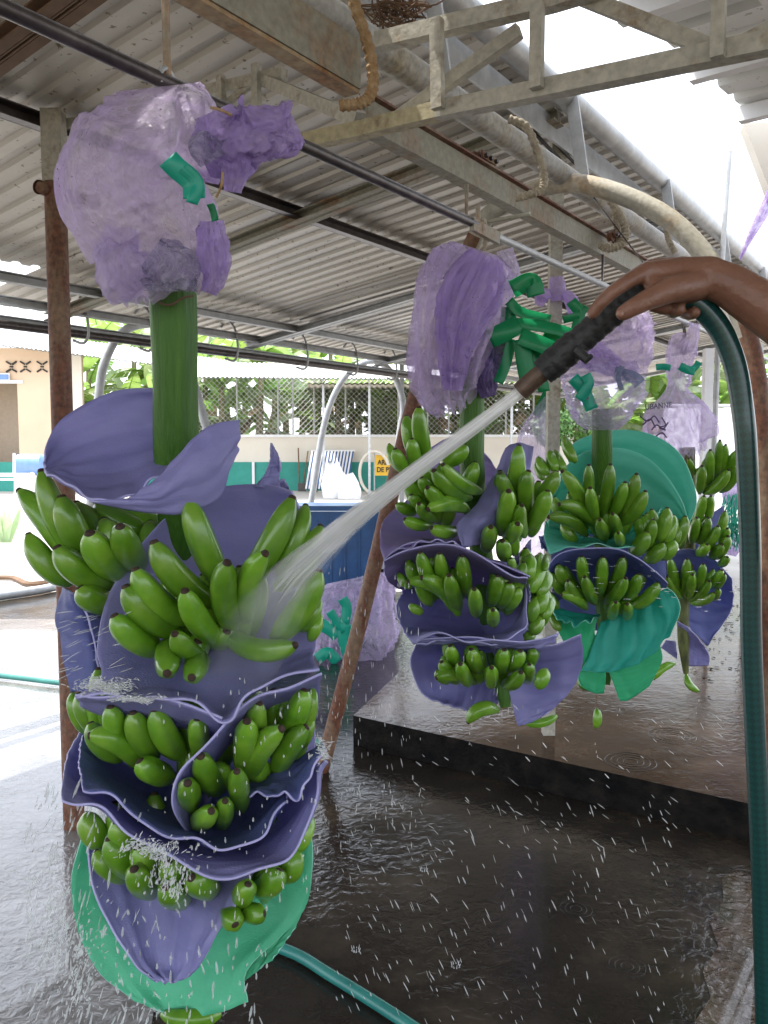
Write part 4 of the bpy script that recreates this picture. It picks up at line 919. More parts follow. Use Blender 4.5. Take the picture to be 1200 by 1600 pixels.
# bag 3
m = MB()
bag_tube(m, [(968, 482, 2.86, 10, .02), (975, 500, 2.84, 34, .06), (972, 530, 2.84, 46, .09), (955, 555, 2.84, 42, .09), (945, 575, 2.84, 36, .07)], crease=.028, seed=51, cf=(2, 1.2))
bag_obj('plastic_bag', m, M['bag'], 'puffed lilac plastic bag over the mint wrapped bunch below the hand', 'plastic bag', G_BAG)
o3 = [o for o in COL.objects if o.name.startswith('plastic_bag')][-1]
m = MB(); bag_tube(m, [(905, 545, 2.8, 24, .05), (935, 560, 2.8, 20, .05), (965, 575, 2.8, 14, .05)], crease=.02, seed=55, rings=30); bag_obj('side_fold', m, M['bag_deep'], None, None, parent=o3)
m = MB(); bag_tube(m, [(945, 560, 2.82, 40, .06), (942, 585, 2.80, 58, .10), (940, 620, 2.80, 58, .11), (940, 650, 2.82, 44, .09), (940, 672, 2.84, 20, .04)], crease=.022, seed=57, cf=(2, 1.1)); bag_obj('lower_bag', m, M['bag_clear'], None, None, parent=o3)
ribbon_obj([([(895, 590), (912, 610), (925, 640)], 10, 2.70), ([(905, 625), (920, 600), (915, 585)], 8, 2.69)], 'dull green ribbon inside the clear bag of the third bunch', 'ribbon_teal')
mm = MB(); ribbon(mm, [(972, 572), (966, 590), (972, 610)], 4, 2.68); ribbon(mm, [(960, 582), (990, 590), (1000, 600)], 10, 2.72); o = mm.build('foil_strip', plastic('slate_film', (.12, .16, .24), (.2, .24, .36), .8, .95, dots=False), o3, True)
# bag 4
m = MB()
bag_tube(m, [(1086, 505, 3.68, 7, .02), (1082, 525, 3.68, 10, .03), (1070, 540, 3.68, 22, .05), (1064, 560, 3.68, 20, .05), (1062, 590, 3.68, 18, .05), (1058, 608, 3.68, 15, .04), (1060, 640, 3.66, 40, .09), (1062, 670, 3.64, 48, .12), (1068, 700, 3.64, 42, .12), (1078, 715, 3.66, 30, .1)], crease=.026, seed=61, cf=(2.4, 1.0), rings=90, ragged=.08)
bag_obj('plastic_bag', m, M['bag'], 'printed lilac plastic bag tied at the neck over the farthest bunch', 'plastic bag', G_BAG)
o4 = [o for o in COL.objects if o.name.startswith('plastic_bag')][-1]
tx = text('UBANNE', P(1008, 640, 3.50), .032, M['print'], o4, rot=(math.pi/2, math.radians(-5), math.radians(15)), sx=1.0)
m = MB()
for pts in ([(1000, 650), (1012, 658), (1022, 650), (1030, 660)], [(1004, 664), (1016, 655), (1024, 668)], [(1034, 652), (1040, 664), (1030, 668), (1040, 672)], [(1018, 672), (1026, 664), (1036, 670), (1044, 660)], [(1022, 684), (1034, 676), (1042, 684)]):
    m.tube(spline([P(x, y, 3.505) for x, y in pts], 16), .003, 5)
m.build('printed_mark', M['print'], o4)
ribbon_obj([([(1025, 574), (1038, 573), (1048, 575)], 5, 3.6), ([(1062, 572), (1075, 578), (1086, 580)], 6.5, 3.58), ([(1080, 580), (1088, 572), (1092, 565)], 5, 3.6)], 'teal ribbon tied round the neck of the farthest bag', 'ribbon_teal')
# lilac strip upper right
mm = MB(); bag_tube(mm, [(1232, 255, 3.9, 16, .04), (1205, 310, 3.9, 11, .03), (1180, 355, 3.9, 7, .02), (1156, 405, 3.9, 1.5, .004)], crease=.008, seed=66, rings=30); bag_obj('lilac_streamer', mm, M['bag_deep'], 'lilac plastic streamer tapering down against the sky at the right', 'streamer')
# bag on the floor behind the pole
m = MB(); bag_tube(m, [(545, 905, 6.2, 30, .1), (548, 920, 6.1, 58, .25), (550, 960, 6.05, 62, .3), (548, 1010, 6.05, 58, .3), (545, 1052, 6.1, 48, .25)], crease=.05, seed=71, cf=(2.4, 1.0)); bag_obj('plastic_sack', m, M['bag'], 'big round violet bag of plastic film on the floor below the blue tank', 'plastic bag')
ribbon_obj([([(535, 935), (542, 950), (538, 975)], 8, 5.70), ([(515, 955), (525, 970), (540, 985)], 7, 5.70), ([(540, 975), (538, 1000), (546, 1025)], 10, 5.70), ([(500, 975), (518, 985), (528, 995)], 10, 5.70), ([(495, 1030), (512, 1020), (528, 1035)], 9, 5.70)], 'teal ribbons showing on the violet bag on the floor', 'ribbon_teal')
# green net + bags right side
m = MB()
for k in range(90):
    x = random.gauss(1150, 8); pts = [P(x, 775+random.uniform(-5, 12), 4.6), P(x+random.gauss(-4, 6), 810, 4.55), P(x+random.gauss(-3, 9), 845+random.uniform(-15, 18), 4.6)]
    m.tube(spline(pts, 6), .0022, 3)
o = m.build('fibre_tassel', M['ribbon_teal']); tag(o, 'ragged tassel of thin green fibres hanging beside the standing hose', 'tassel')
ribbon_obj([([(1186, 762), (1198, 770), (1214, 776)], 7, 4.4)], 'bright green ribbon right of the standing hose', 'ribbon')
m = MB(); bag_tube(m, [(1150, 745, 5.5, 8, .03), (1146, 770, 5.5, 16, .06), (1140, 790, 5.5, 10, .04)], crease=.02, seed=81, rings=20); bag_obj('plastic_bag', m, M['bag_deep'], 'small violet bag beside the hose, behind the green tassel', 'plastic bag', G_BAG)
m = MB(); bag_tube(m, [(1155, 835, 5.5, 6, .03), (1146, 850, 5.5, 14, .05), (1142, 868, 5.5, 8, .03)], crease=.02, seed=82, rings=20); bag_obj('plastic_bag', m, M['bag_deep'], 'small violet bag low beside the hose, below the tassel', 'plastic bag', G_BAG)

# ================================================================= FOAM SHEETS
G_F = 'foam protector sheets between the hands of fruit'
def loft(m, rows, nu=40, nv=22, rib=.0025, ribf=9, ruffle=.006, seed=0, ribdir='v', bulge=0):
    rr = [spline([Vector(c) for c in r], nu) for r in rows]
    grid = []
    cols = [spline([rr[j][i] for j in range(len(rr))], nv) for i in range(nu)]
    k = len(m.v)
    pts = [[P(cols[i][j].x, cols[i][j].y, cols[i][j].z) for i in range(nu)] for j in range(nv)]
    for j in range(nv):
        for i in range(nu):
            a = pts[j][min(i+1, nu-1)]-pts[j][max(i-1, 0)]; b = pts[min(j+1, nv-1)][i]-pts[max(j-1, 0)][i]
            nn = a.cross(b); nn = nn.normalized() if nn.length > 1e-9 else Vector((0, -1, 0))
            s_, t_ = i/(nu-1), j/(nv-1)
            w = (t_ if ribdir == 'v' else s_)
            ph = w*ribf*2*math.pi+1.5*fb((s_*2+seed, t_*2, seed), 2)
            d = rib*math.sin(ph)+.35*rib*math.sin(ph*2.3+1) + .006*fb((s_*3, t_*3, seed*1.7), 2)
            e_ = t_**4
            d += ruffle*e_*(math.sin(s_*17+seed*2)+.7*math.sin(s_*31+seed))
            m.v.append(pts[j][i]+nn*d+Vector((0, 0, ruffle*.5*e_*math.sin(s_*23+seed*1.3))))
    for j in range(nv-1):
        for i in range(nu-1): m.f.append((k+j*nu+i, k+j*nu+i+1, k+(j+1)*nu+i+1, k+(j+1)*nu+i)); m.m.append(0)
    return m
def sheet(label, lofts, mat='foam_purple', rim='rim_purple', th=.0034, rib=.0025):
    m = MB()
    for i, l in enumerate(lofts):
        rows, kw = (l, {}) if isinstance(l, list) else l
        kw = dict(kw); kw.setdefault('seed', len(label)*.37+i); kw.setdefault('rib', rib); loft(m, rows, **kw)
    o = m.build('foam_sheet', [M[mat], M[mat], M[rim]], None, True)
    so = o.modifiers.new('so', 'SOLIDIFY'); so.thickness = th; so.offset = 0; so.material_offset_rim = 2; so.use_rim = True
    return tag(o, label, 'foam sheet', G_F)
# --- front bunch sheets
sheet('lilac foam sheet wrapped round the thick stem, topmost on the nearest bunch', [
    ([[(237, 606, 1.37), (180, 611, 1.37), (122, 638, 1.36), (86, 668, 1.34), (70, 702, 1.30), (68, 728, 1.26)],
      [(300, 650, 1.40), (230, 670, 1.38), (170, 685, 1.36), (120, 702, 1.33), (90, 722, 1.29), (70, 734, 1.25)],
      [(300, 705, 1.33), (230, 725, 1.31), (180, 742, 1.30), (130, 746, 1.27), (95, 742, 1.25), (72, 740, 1.23)],
      [(262, 735, 1.22), (230, 757, 1.21), (192, 777, 1.20), (152, 780, 1.19), (112, 764, 1.19), (74, 744, 1.20)]], dict(rib=.003, ribf=6, ruffle=.003)),
    ([[(262, 735, 1.205), (285, 705, 1.20), (305, 680, 1.20), (335, 662, 1.20), (374, 656, 1.22)],
      [(205, 775, 1.19), (255, 768, 1.18), (300, 740, 1.18), (345, 715, 1.19), (374, 690, 1.22)],
      [(140, 782, 1.19), (230, 800, 1.20), (290, 799, 1.20), (345, 775, 1.21), (366, 712, 1.23)]], dict(rib=.002, ribf=2, ruffle=.0))])
sheet('large violet blue foam disc behind the biggest hand of the nearest bunch', [
    ([[(272, 796, 1.33), (335, 764, 1.36), (400, 757, 1.36), (455, 768, 1.31)],
      [(232, 838, 1.30), (320, 840, 1.36), (420, 840, 1.36), (490, 860, 1.33)],
      [(172, 925, 1.26), (300, 930, 1.33), (420, 930, 1.33), (498, 935, 1.30)],
      [(152, 1010, 1.22), (280, 1000, 1.28), (400, 1000, 1.27), (494, 1000, 1.27)],
      [(158, 1062, 1.18), (265, 1065, 1.17), (370, 1085, 1.16), (490, 1030, 1.22)],
      [(117, 1086, 1.14), (200, 1090, 1.11), (270, 1094, 1.10), (347, 1122, 1.09), (400, 1078, 1.10), (498, 1043, 1.16)]], dict(rib=.001, ribf=5, nv=40, nu=56, ruffle=.004)),
    ([[(117, 1087, 1.14), (200, 1091, 1.11), (270, 1095, 1.10), (347, 1123, 1.09)], [(128, 1098, 1.22), (200, 1125, 1.22), (270, 1135, 1.22), (345, 1150, 1.22)], [(140, 1110, 1.32), (200, 1160, 1.34), (270, 1180, 1.34), (340, 1200, 1.32)]], dict(ruffle=0, rib=.001))])
sheet('violet blue foam partition curving down between two halves of the nearest bunch', [
    ([[(298, 1312, 1.17), (272, 1262, 1.12), (280, 1212, 1.10), (315, 1168, 1.10), (352, 1130, 1.10), (400, 1086, 1.11), (450, 1068, 1.13), (502, 1050, 1.16)],
      [(330, 1305, 1.24), (320, 1262, 1.24), (325, 1220, 1.24), (345, 1185, 1.25), (375, 1150, 1.26), (410, 1120, 1.26), (450, 1100, 1.26), (500, 1075, 1.24)],
      [(360, 1300, 1.34), (350, 1262, 1.36), (350, 1230, 1.36), (370, 1200, 1.36), (395, 1180, 1.36), (420, 1160, 1.36), (450, 1140, 1.36), (496, 1120, 1.32)]], dict(ruffle=0, rib=.001, nu=60))])
sheet('outer violet foam cup under the lower left fruit of the nearest bunch', [
    ([[(128, 1140, 1.30), (180, 1200, 1.38), (260, 1220, 1.38), (340, 1240, 1.38), (430, 1230, 1.38), (500, 1195, 1.30)],
      [(104, 1188, 1.24), (170, 1245, 1.26), (260, 1290, 1.24), (350, 1315, 1.22), (435, 1290, 1.22), (500, 1200, 1.25)],
      [(97, 1230, 1.16), (160, 1255, 1.16), (230, 1310, 1.13), (330, 1345, 1.11), (430, 1330, 1.13), (485, 1255, 1.17), (507, 1195, 1.21)],
      [(97, 1250, 1.12), (150, 1256, 1.10), (205, 1305, 1.08), (290, 1346, 1.06), (375, 1370, 1.06), (440, 1346, 1.08), (476, 1290, 1.12), (496, 1222, 1.16), (512, 1188, 1.20)]], dict(nu=70, nv=26, ruffle=.004, rib=.001)),
    ([[(140, 1110, 1.40), (300, 1100, 1.42), (490, 1090, 1.38)], [(140, 1200, 1.40), (300, 1200, 1.42), (490, 1200, 1.38)], [(180, 1290, 1.40), (300, 1300, 1.42), (460, 1290, 1.38)]], dict(nu=16, nv=8, ruffle=0))])
sheet('inner dark violet foam cup lining the lower fruit of the nearest bunch', [
    ([[(130, 1148, 1.28), (200, 1190, 1.36), (300, 1210, 1.37), (400, 1200, 1.37), (470, 1200, 1.30)],
      [(124, 1190, 1.21), (190, 1232, 1.22), (270, 1280, 1.20), (370, 1300, 1.19), (452, 1228, 1.22)],
      [(130, 1233, 1.13), (180, 1245, 1.12), (235, 1290, 1.10), (295, 1318, 1.09), (350, 1326, 1.09), (412, 1305, 1.11), (446, 1254, 1.15)]], dict(nu=60, ruffle=.003, rib=.0015)),
    ([[(388, 1228, 1.22), (450, 1195, 1.23), (505, 1158, 1.24)], [(390, 1242, 1.16), (430, 1242, 1.15), (468, 1238, 1.14), (506, 1172, 1.17)]], dict(ruffle=.004, rib=.001))], 'foam_blue')
sheet('long violet foam tongue hanging at the bottom of the nearest bunch', [
    ([[(134, 1300, 1.25), (200, 1300, 1.32), (300, 1310, 1.32), (402, 1350, 1.24)],
      [(142, 1385, 1.23), (220, 1385, 1.28), (300, 1395, 1.26), (384, 1385, 1.19)],
      [(172, 1450, 1.21), (230, 1460, 1.23), (300, 1460, 1.21), (350, 1440, 1.17)],
      [(210, 1503, 1.19), (240, 1510, 1.20), (285, 1508, 1.19), (326, 1485, 1.17)],
      [(243, 1528, 1.18), (258, 1534, 1.18), (276, 1535, 1.18), (300, 1519, 1.17)]], dict(ribdir='h', rib=.003, ribf=4, ruffle=0))])
sheet('pale green foam sheet at the very bottom of the nearest bunch', [
    ([[(135, 1290, 1.32), (220, 1300, 1.40), (340, 1300, 1.40), (484, 1285, 1.34)],
      [(112, 1370, 1.32), (220, 1380, 1.37), (360, 1380, 1.37), (488, 1360, 1.33)],
      [(120, 1450, 1.31), (220, 1460, 1.33), (350, 1460, 1.32), (470, 1430, 1.32)],
      [(155, 1520, 1.29), (230, 1525, 1.30), (320, 1520, 1.29), (388, 1515, 1.28)],
      [(210, 1563, 1.28), (265, 1584, 1.27), (318, 1588, 1.26), (388, 1566, 1.26)]], dict(ribdir='h', rib=.002, ribf=4, ruffle=.002)),
    ([[(380, 1400, 1.335), (430, 1400, 1.34), (484, 1380, 1.34)], [(384, 1470, 1.33), (430, 1460, 1.33), (466, 1440, 1.33)], [(384, 1532, 1.31), (400, 1518, 1.31), (425, 1500, 1.31)]], dict(ruffle=0))], 'foam_palegreen', 'rim_green')
sheet('dark violet foam leaf sticking out left below the top left fruit', [
    ([[(100, 918, 1.32), (86, 962, 1.34), (98, 1010, 1.34), (112, 1080, 1.32)], [(118, 925, 1.28), (130, 970, 1.30), (145, 1020, 1.30), (150, 1082, 1.30)], [(160, 930, 1.34), (175, 980, 1.36), (180, 1030, 1.36), (180, 1085, 1.35)]], dict(ribdir='h', rib=.0006, ribf=3, ruffle=.002)),
    ([[(118, 925, 1.27), (135, 960, 1.26), (148, 1005, 1.26), (156, 1045, 1.27)], [(165, 925, 1.33), (185, 960, 1.35), (190, 1000, 1.35), (185, 1045, 1.34)]], dict(rib=.001))], 'foam_blue')
sheet('small twisted foam tip poking up right of the nearest bunch', [
    ([[(424, 692, 1.36), (428, 700, 1.36)], [(420, 725, 1.36), (438, 722, 1.36)], [(410, 745, 1.36), (437, 745, 1.37)], [(398, 762, 1.36), (438, 764, 1.36)]], dict(nu=12, ruffle=0)),
    ([[(436, 760, 1.37), (442, 748, 1.37), (450, 762, 1.37)], [(436, 770, 1.37), (442, 772, 1.37), (456, 774, 1.37)]], dict(nu=12, ruffle=0))])
# --- second bunch (Y about 2.1)
sheet('violet foam sheet under the upper left hand of the second bunch', [
    ([[(640, 778, 2.25), (690, 770, 2.32), (745, 780, 2.32), (770, 790, 2.28)], [(600, 812, 2.16), (660, 830, 2.22), (715, 835, 2.18), (760, 832, 2.15)], [(594, 850, 2.06), (650, 845, 2.05), (700, 845, 2.0), (740, 848, 2.0)], [(600, 874, 2.0), (645, 852, 1.98), (690, 843, 1.96), (724, 854, 1.95)]], dict(ruffle=.004)),
    ([[(672, 700, 2.40), (700, 685, 2.42), (735, 690, 2.40), (765, 716, 2.36)], [(660, 760, 2.36), (700, 780, 2.38), (740, 780, 2.36), (790, 760, 2.30)]], dict(ruffle=0))], 'foam_violet')
sheet('violet foam strip folded down between the two upper hands of the second bunch', [
    ([[(790, 700, 2.22), (812, 692, 2.20), (834, 698, 2.18)], [(770, 745, 2.12), (795, 742, 2.08), (826, 742, 2.12)], [(742, 790, 2.02), (775, 792, 2.0), (806, 792, 2.06)], [(714, 818, 1.98), (745, 828, 1.96), (785, 825, 2.03)], [(722, 854, 1.95), (732, 854, 1.95), (760, 850, 2.0)]], dict(ruffle=0, rib=.001, nu=24, nv=30))])
sheet('violet foam flap like a lid over the middle hand of the second bunch', [
    ([[(600, 876, 1.98), (640, 857, 1.96), (700, 852, 1.94), (760, 876, 1.93), (800, 898, 1.93), (824, 906, 1.95)],
      [(604, 905, 2.05), (640, 890, 2.10), (700, 888, 2.12), (755, 900, 2.12), (795, 915, 2.10), (822, 912, 2.04)],
      [(622, 920, 2.15), (655, 925, 2.28), (700, 930, 2.3), (755, 935, 2.3), (795, 935, 2.25), (818, 922, 2.12)]], dict(ruffle=0, nu=50)),
    ([[(600, 876, 1.985), (640, 852, 1.985), (700, 848, 1.97), (765, 872, 1.97), (828, 902, 1.98)], [(620, 880, 2.05), (650, 864, 2.08), (700, 860, 2.1), (770, 884, 2.1), (815, 906, 2.06)]], dict(ruffle=.003))], 'foam_violet')
sheet('wide violet foam cup under the middle hand of the second bunch', [
    ([[(630, 922, 2.18), (700, 910, 2.36), (770, 915, 2.36), (818, 908, 2.18)],
      [(620, 945, 2.14), (690, 960, 2.24), (760, 970, 2.22), (825, 935, 2.10)],
      [(630, 985, 2.06), (690, 990, 2.1), (760, 995, 2.1), (818, 975, 2.06)],
      [(646, 1006, 2.0), (682, 991, 1.96), (735, 1000, 1.94), (785, 1000, 1.95), (814, 985, 1.99), (823, 955, 2.03), (822, 915, 2.06)]], dict(nu=60, ruffle=.003)),
    ([[(630, 870, 2.40), (720, 866, 2.44), (800, 880, 2.40)], [(630, 940, 2.40), (720, 930, 2.44), (826, 940, 2.36)], [(660, 1030, 2.40), (720, 1040, 2.42), (830, 1030, 2.36)]], dict(nu=16, nv=8, ruffle=0)),
    ([[(810, 908, 2.1), (824, 905, 2.06), (828, 920, 2.05)], [(812, 960, 2.12), (824, 950, 2.06), (826, 955, 2.04)]], dict(nu=12, ruffle=0))])
sheet('ribbed violet foam fan at the lower left of the second bunch', [
    ([[(650, 1006, 2.0), (700, 1000, 1.98), (760, 1006, 1.97), (830, 1000, 1.98), (872, 993, 2.0)], [(645, 1020, 2.08), (700, 1018, 2.2), (760, 1022, 2.25), (810, 1020, 2.2), (840, 1012, 2.1)], [(642, 1045, 2.1), (700, 1052, 2.2), (750, 1056, 2.24), (785, 1060, 2.22), (795, 1058, 2.2)], [(655, 1078, 2.1), (700, 1090, 2.16), (740, 1088, 2.18), (775, 1080, 2.18), (783, 1076, 2.18)], [(672, 1092, 2.1), (700, 1104, 2.12), (735, 1110, 2.13), (765, 1104, 2.14), (783, 1092, 2.15)]], dict(nu=50, ruffle=0, ribdir='h', ribf=7, rib=.002))])
sheet('broad blue violet foam fan at the lower right of the second bunch', [
    ([[(760, 1008, 2.04), (810, 1012, 2.02), (860, 1008, 2.0), (908, 991, 1.99)], [(785, 1040, 2.12), (820, 1045, 2.10), (865, 1040, 2.06), (911, 1030, 2.04)], [(796, 1085, 2.12), (825, 1085, 2.12), (865, 1080, 2.08), (898, 1070, 2.06)], [(806, 1125, 2.10), (825, 1118, 2.10), (850, 1110, 2.09), (872, 1100, 2.08)], [(809, 1134, 2.10), (822, 1130, 2.10), (838, 1124, 2.10), (852, 1117, 2.09)]], dict(ruffle=0, rib=.003, ribf=6)),
    ([[(650, 1000, 1.99), (720, 994, 1.96), (790, 1003, 1.95), (835, 1001, 1.97), (874, 990, 2.0)], [(652, 1008, 2.02), (720, 1004, 2.0), (790, 1012, 2.0), (840, 1010, 2.0), (866, 1001, 2.02)]], dict(ruffle=.002, rib=0))], 'foam_purple')
sheet('small violet foam corner between the second and third bunches', [[[(798, 880, 2.2), (830, 842, 2.22)], [(806, 886, 2.18), (829, 870, 2.2)], [(815, 900, 2.16), (826, 900, 2.18)]]])
# --- third bunch (Y about 2.88)
sheet('pale mint foam disc standing at the back of the third bunch', [
    ([[(884, 706, 3.0), (905, 688, 3.02), (940, 676, 3.04), (985, 672, 3.04), (1030, 684, 3.03), (1065, 712, 3.0), (1085, 760, 2.96), (1087, 790, 2.92), (1076, 818, 2.9)],
      [(890, 730, 3.05), (930, 730, 3.08), (975, 735, 3.08), (1020, 750, 3.07), (1050, 780, 3.0), (1066, 815, 2.92)], [(900, 790, 3.05), (940, 800, 3.08), (980, 800, 3.08), (1010, 800, 3.06), (1040, 810, 3.0), (1062, 818, 2.94)]], dict(ruffle=0, rib=.003, nu=50, ribf=4))], 'foam_mint', 'rim_green')
sheet('green foam disc in front of the mint disc on the third bunch', [
    ([[(858, 770, 2.9), (880, 735, 2.92), (915, 707, 2.94), (960, 700, 2.95), (1005, 712, 2.95), (1040, 742, 2.93), (1065, 782, 2.9), (1074, 816, 2.86)],
      [(858, 800, 2.92), (890, 780, 2.98), (930, 770, 3.0), (970, 775, 3.0), (1010, 785, 2.98), (1050, 800, 2.92), (1072, 818, 2.87)],
      [(856, 825, 2.92), (890, 830, 2.96), (930, 835, 2.98), (970, 835, 2.98), (1005, 825, 2.96), (1030, 800, 2.92)]], dict(ruffle=0, nu=50, rib=.003, ribf=4)),
    ([[(852, 815, 2.94), (890, 830, 2.98), (940, 840, 2.98), (990, 830, 2.96), (1035, 795, 2.9)], [(850, 838, 2.86), (890, 845, 2.84), (940, 850, 2.82), (985, 845, 2.82), (1022, 812, 2.84)], [(858, 866, 2.78), (890, 857, 2.74), (930, 851, 2.72), (975, 856, 2.74), (1000, 842, 2.78), (1022, 815, 2.82)]], dict(ruffle=.004, nu=46))], 'foam_mint', 'rim_green')
sheet('blue foam hood above the lower hand of the third bunch', [
    ([[(856, 884, 2.76), (876, 865, 2.73), (920, 857, 2.71), (965, 858, 2.70), (998, 874, 2.70), (1022, 892, 2.71), (1044, 912, 2.74)],
      [(862, 910, 2.84), (885, 895, 2.88), (925, 890, 2.9), (965, 892, 2.9), (1000, 905, 2.86), (1025, 915, 2.80), (1040, 918, 2.76)],
      [(866, 940, 2.92), (890, 935, 3.0), (930, 940, 3.02), (970, 940, 3.0), (1000, 935, 2.96), (1020, 925, 2.86), (1030, 920, 2.8)]], dict(ruffle=0, nu=46)),
    ([[(862, 835, 3.08), (940, 830, 3.1), (1030, 835, 3.06)], [(862, 900, 3.08), (940, 900, 3.1), (1040, 905, 3.0)], [(880, 975, 3.04), (940, 985, 3.06), (1000, 960, 3.0)]], dict(nu=16, nv=8, ruffle=0)),
    ([[(842, 838, 2.95), (856, 836, 2.93)], [(846, 858, 2.9), (858, 862, 2.9)]], dict(nu=10, ruffle=0))], 'foam_blue')
sheet('ribbed teal foam fan sweeping down right from the third bunch', [
    ([[(938, 972, 2.86), (980, 955, 2.86), (1015, 935, 2.80), (1042, 917, 2.76)], [(928, 1000, 2.84), (975, 990, 2.82), (1020, 965, 2.78), (1056, 930, 2.74)], [(918, 1030, 2.82), (965, 1028, 2.80), (1020, 1000, 2.77), (1061, 952, 2.75)], [(908, 1048, 2.81), (955, 1050, 2.80), (1005, 1032, 2.78), (1045, 993, 2.77)]], dict(ruffle=0, rib=.006, ribf=4.5, ribdir='h'))], 'foam_teal', 'rim_green')
sheet('bright green foam petals at the bottom of the third bunch', [
    ([[(862, 950, 2.88), (885, 958, 2.84), (915, 965, 2.82), (935, 962, 2.88)], [(872, 985, 2.86), (895, 992, 2.84), (915, 995, 2.84), (930, 990, 2.86)], [(895, 1030, 2.84), (910, 1035, 2.84), (925, 1035, 2.84), (940, 1030, 2.84)], [(903, 1060, 2.83), (915, 1068, 2.83), (930, 1073, 2.83), (946, 1055, 2.83)], [(908, 1072, 2.83), (918, 1078, 2.83), (930, 1083, 2.83), (943, 1083, 2.83)]], dict(ruffle=0)),
    ([[(948, 1035, 2.84), (985, 1025, 2.84), (1032, 1008, 2.84)], [(956, 1062, 2.83), (990, 1055, 2.83), (1034, 1034, 2.83)], [(968, 1095, 2.82), (985, 1092, 2.82), (1015, 1072, 2.82)]], dict(ruffle=0))], 'foam_green', 'rim_green')
sheet('crumpled teal foam edge left under the third bunch', [[[(860, 948, 2.86), (890, 955, 2.84), (938, 962, 2.84)], [(868, 965, 2.78), (900, 975, 2.76), (930, 968, 2.78)]]], 'foam_teal', 'rim_green')
# --- fourth bunch (Y about 3.7)
sheet('blue foam disc behind the lowest hand of the farthest bunch', [
    ([[(1026, 892, 3.66), (1050, 866, 3.66), (1080, 858, 3.66), (1112, 872, 3.66), (1143, 905, 3.66)],
      [(1045, 925, 3.8), (1070, 920, 3.84), (1100, 925, 3.84), (1125, 935, 3.82), (1146, 940, 3.76)],
      [(1062, 960, 3.8), (1080, 965, 3.82), (1100, 968, 3.82), (1120, 968, 3.8), (1138, 962, 3.78)], [(1080, 985, 3.78), (1090, 995, 3.78), (1098, 1003, 3.78), (1106, 1009, 3.78), (1112, 1000, 3.78)]], dict(nu=40, ruffle=0, rib=.004, ribf=5))], 'foam_blue')
sheet('small folded blue foam flap at the bottom of the farthest bunch', [
    ([[(1058, 970, 3.66), (1080, 985, 3.64), (1098, 1005, 3.66)], [(1066, 1000, 3.7), (1085, 1012, 3.7), (1108, 1025, 3.7)], [(1072, 1040, 3.72), (1090, 1041, 3.72), (1108, 1040, 3.72)]], dict(ruffle=0)),
    ([[(1040, 1000, 3.72), (1056, 1002, 3.74)], [(1033, 1012, 3.72), (1058, 1030, 3.74)]], dict(nu=10, ruffle=0))])
sheet('deep blue foam sheet behind the middle hands of the farthest bunch', [[[(1066, 845, 3.8), (1095, 815, 3.85), (1130, 790, 3.85)], [(1068, 858, 3.8), (1100, 860, 3.8), (1140, 850, 3.85)]]], 'foam_blue')

# ================================================================= BANANAS
PROF = [(0, .40), (.05, .48), (.12, .74), (.25, .94), (.42, .99), (.60, .98), (.75, .90), (.86, .72), (.93, .48), (.965, .31), (.985, .27), (1.0, .24)]
def banana(parent, tip, base, w, Y0, dt=-.14, db=-.05, bend=None, dm=-.02, cut=False, scale=1.0):
    tx, ty = tip; bx, by = base
    S = Y0/1.3*scale
    a = Vector((bx, by, Y0+db*1)); c = Vector((tx, ty, Y0+dt*1))
    d = Vector((c.x-a.x, c.y-a.y)); L = d.length; pe = Vector((-d.y, d.x))/max(L, 1)
    if bend is None:                         # fingers curve upwards: sag of the middle towards image bottom
        bend = .13*L*(1 if pe.y > 0 else -1)*(min(1, abs(pe.y)*1.2))
    mid = (a+c)/2; mid = Vector((mid.x+pe.x*bend, mid.y+pe.y*bend, mid.z+dm))
    n = 15; R = 1.07*w/2*(Y0+(dt+db)/2)/F
    pts = []; rad = []
    for s_, r_ in PROF:
        q = a*(1-s_)**2+2*s_*(1-s_)*(mid*2-(a+c)/2)+c*s_*s_
        pts.append(P(q.x, q.y, q.z)); rad.append(R*r_)
    # if foreshortened the profile still keeps its real roundness
    vs = []; fs = []; mi = []; T = []
    for i in range(len(pts)): T.append((pts[min(i+1, len(pts)-1)]-pts[max(i-1, 0)]).normalized())
    x = T[0].orthogonal().normalized(); ph = random.uniform(0, 1.2)
    for i, p in enumerate(pts):
        x = (x-T[i]*x.dot(T[i])).normalized(); y = T[i].cross(x)
        for j in range(n):
            an = 2*math.pi*j/n; rr = rad[i]*(1+.085*math.cos(5*an+ph)*(1 if i < 9 else .3)); vs.append(p+(x*math.cos(an)+y*math.sin(an))*rr)
    N = len(pts)
    for i in range(N-1):
        for j in range(n): fs.append((i*n+j, i*n+(j+1) % n, (i+1)*n+(j+1) % n, (i+1)*n+j)); mi.append(1 if i >= N-3 else 0)
    fs.append(tuple(reversed(range(n)))); mi.append(2 if cut else 0); fs.append(tuple((N-1)*n+j for j in range(n))); mi.append(1)
    o = mesh_obj('banana', vs, fs, [M['banana'], M['tip'], M['cut']], parent, True, mi)
    sb = o.modifiers.new('s', 'SUBSURF'); sb.levels = 0; sb.render_levels = 1 if Y0 < 2.5 else 0
    return o
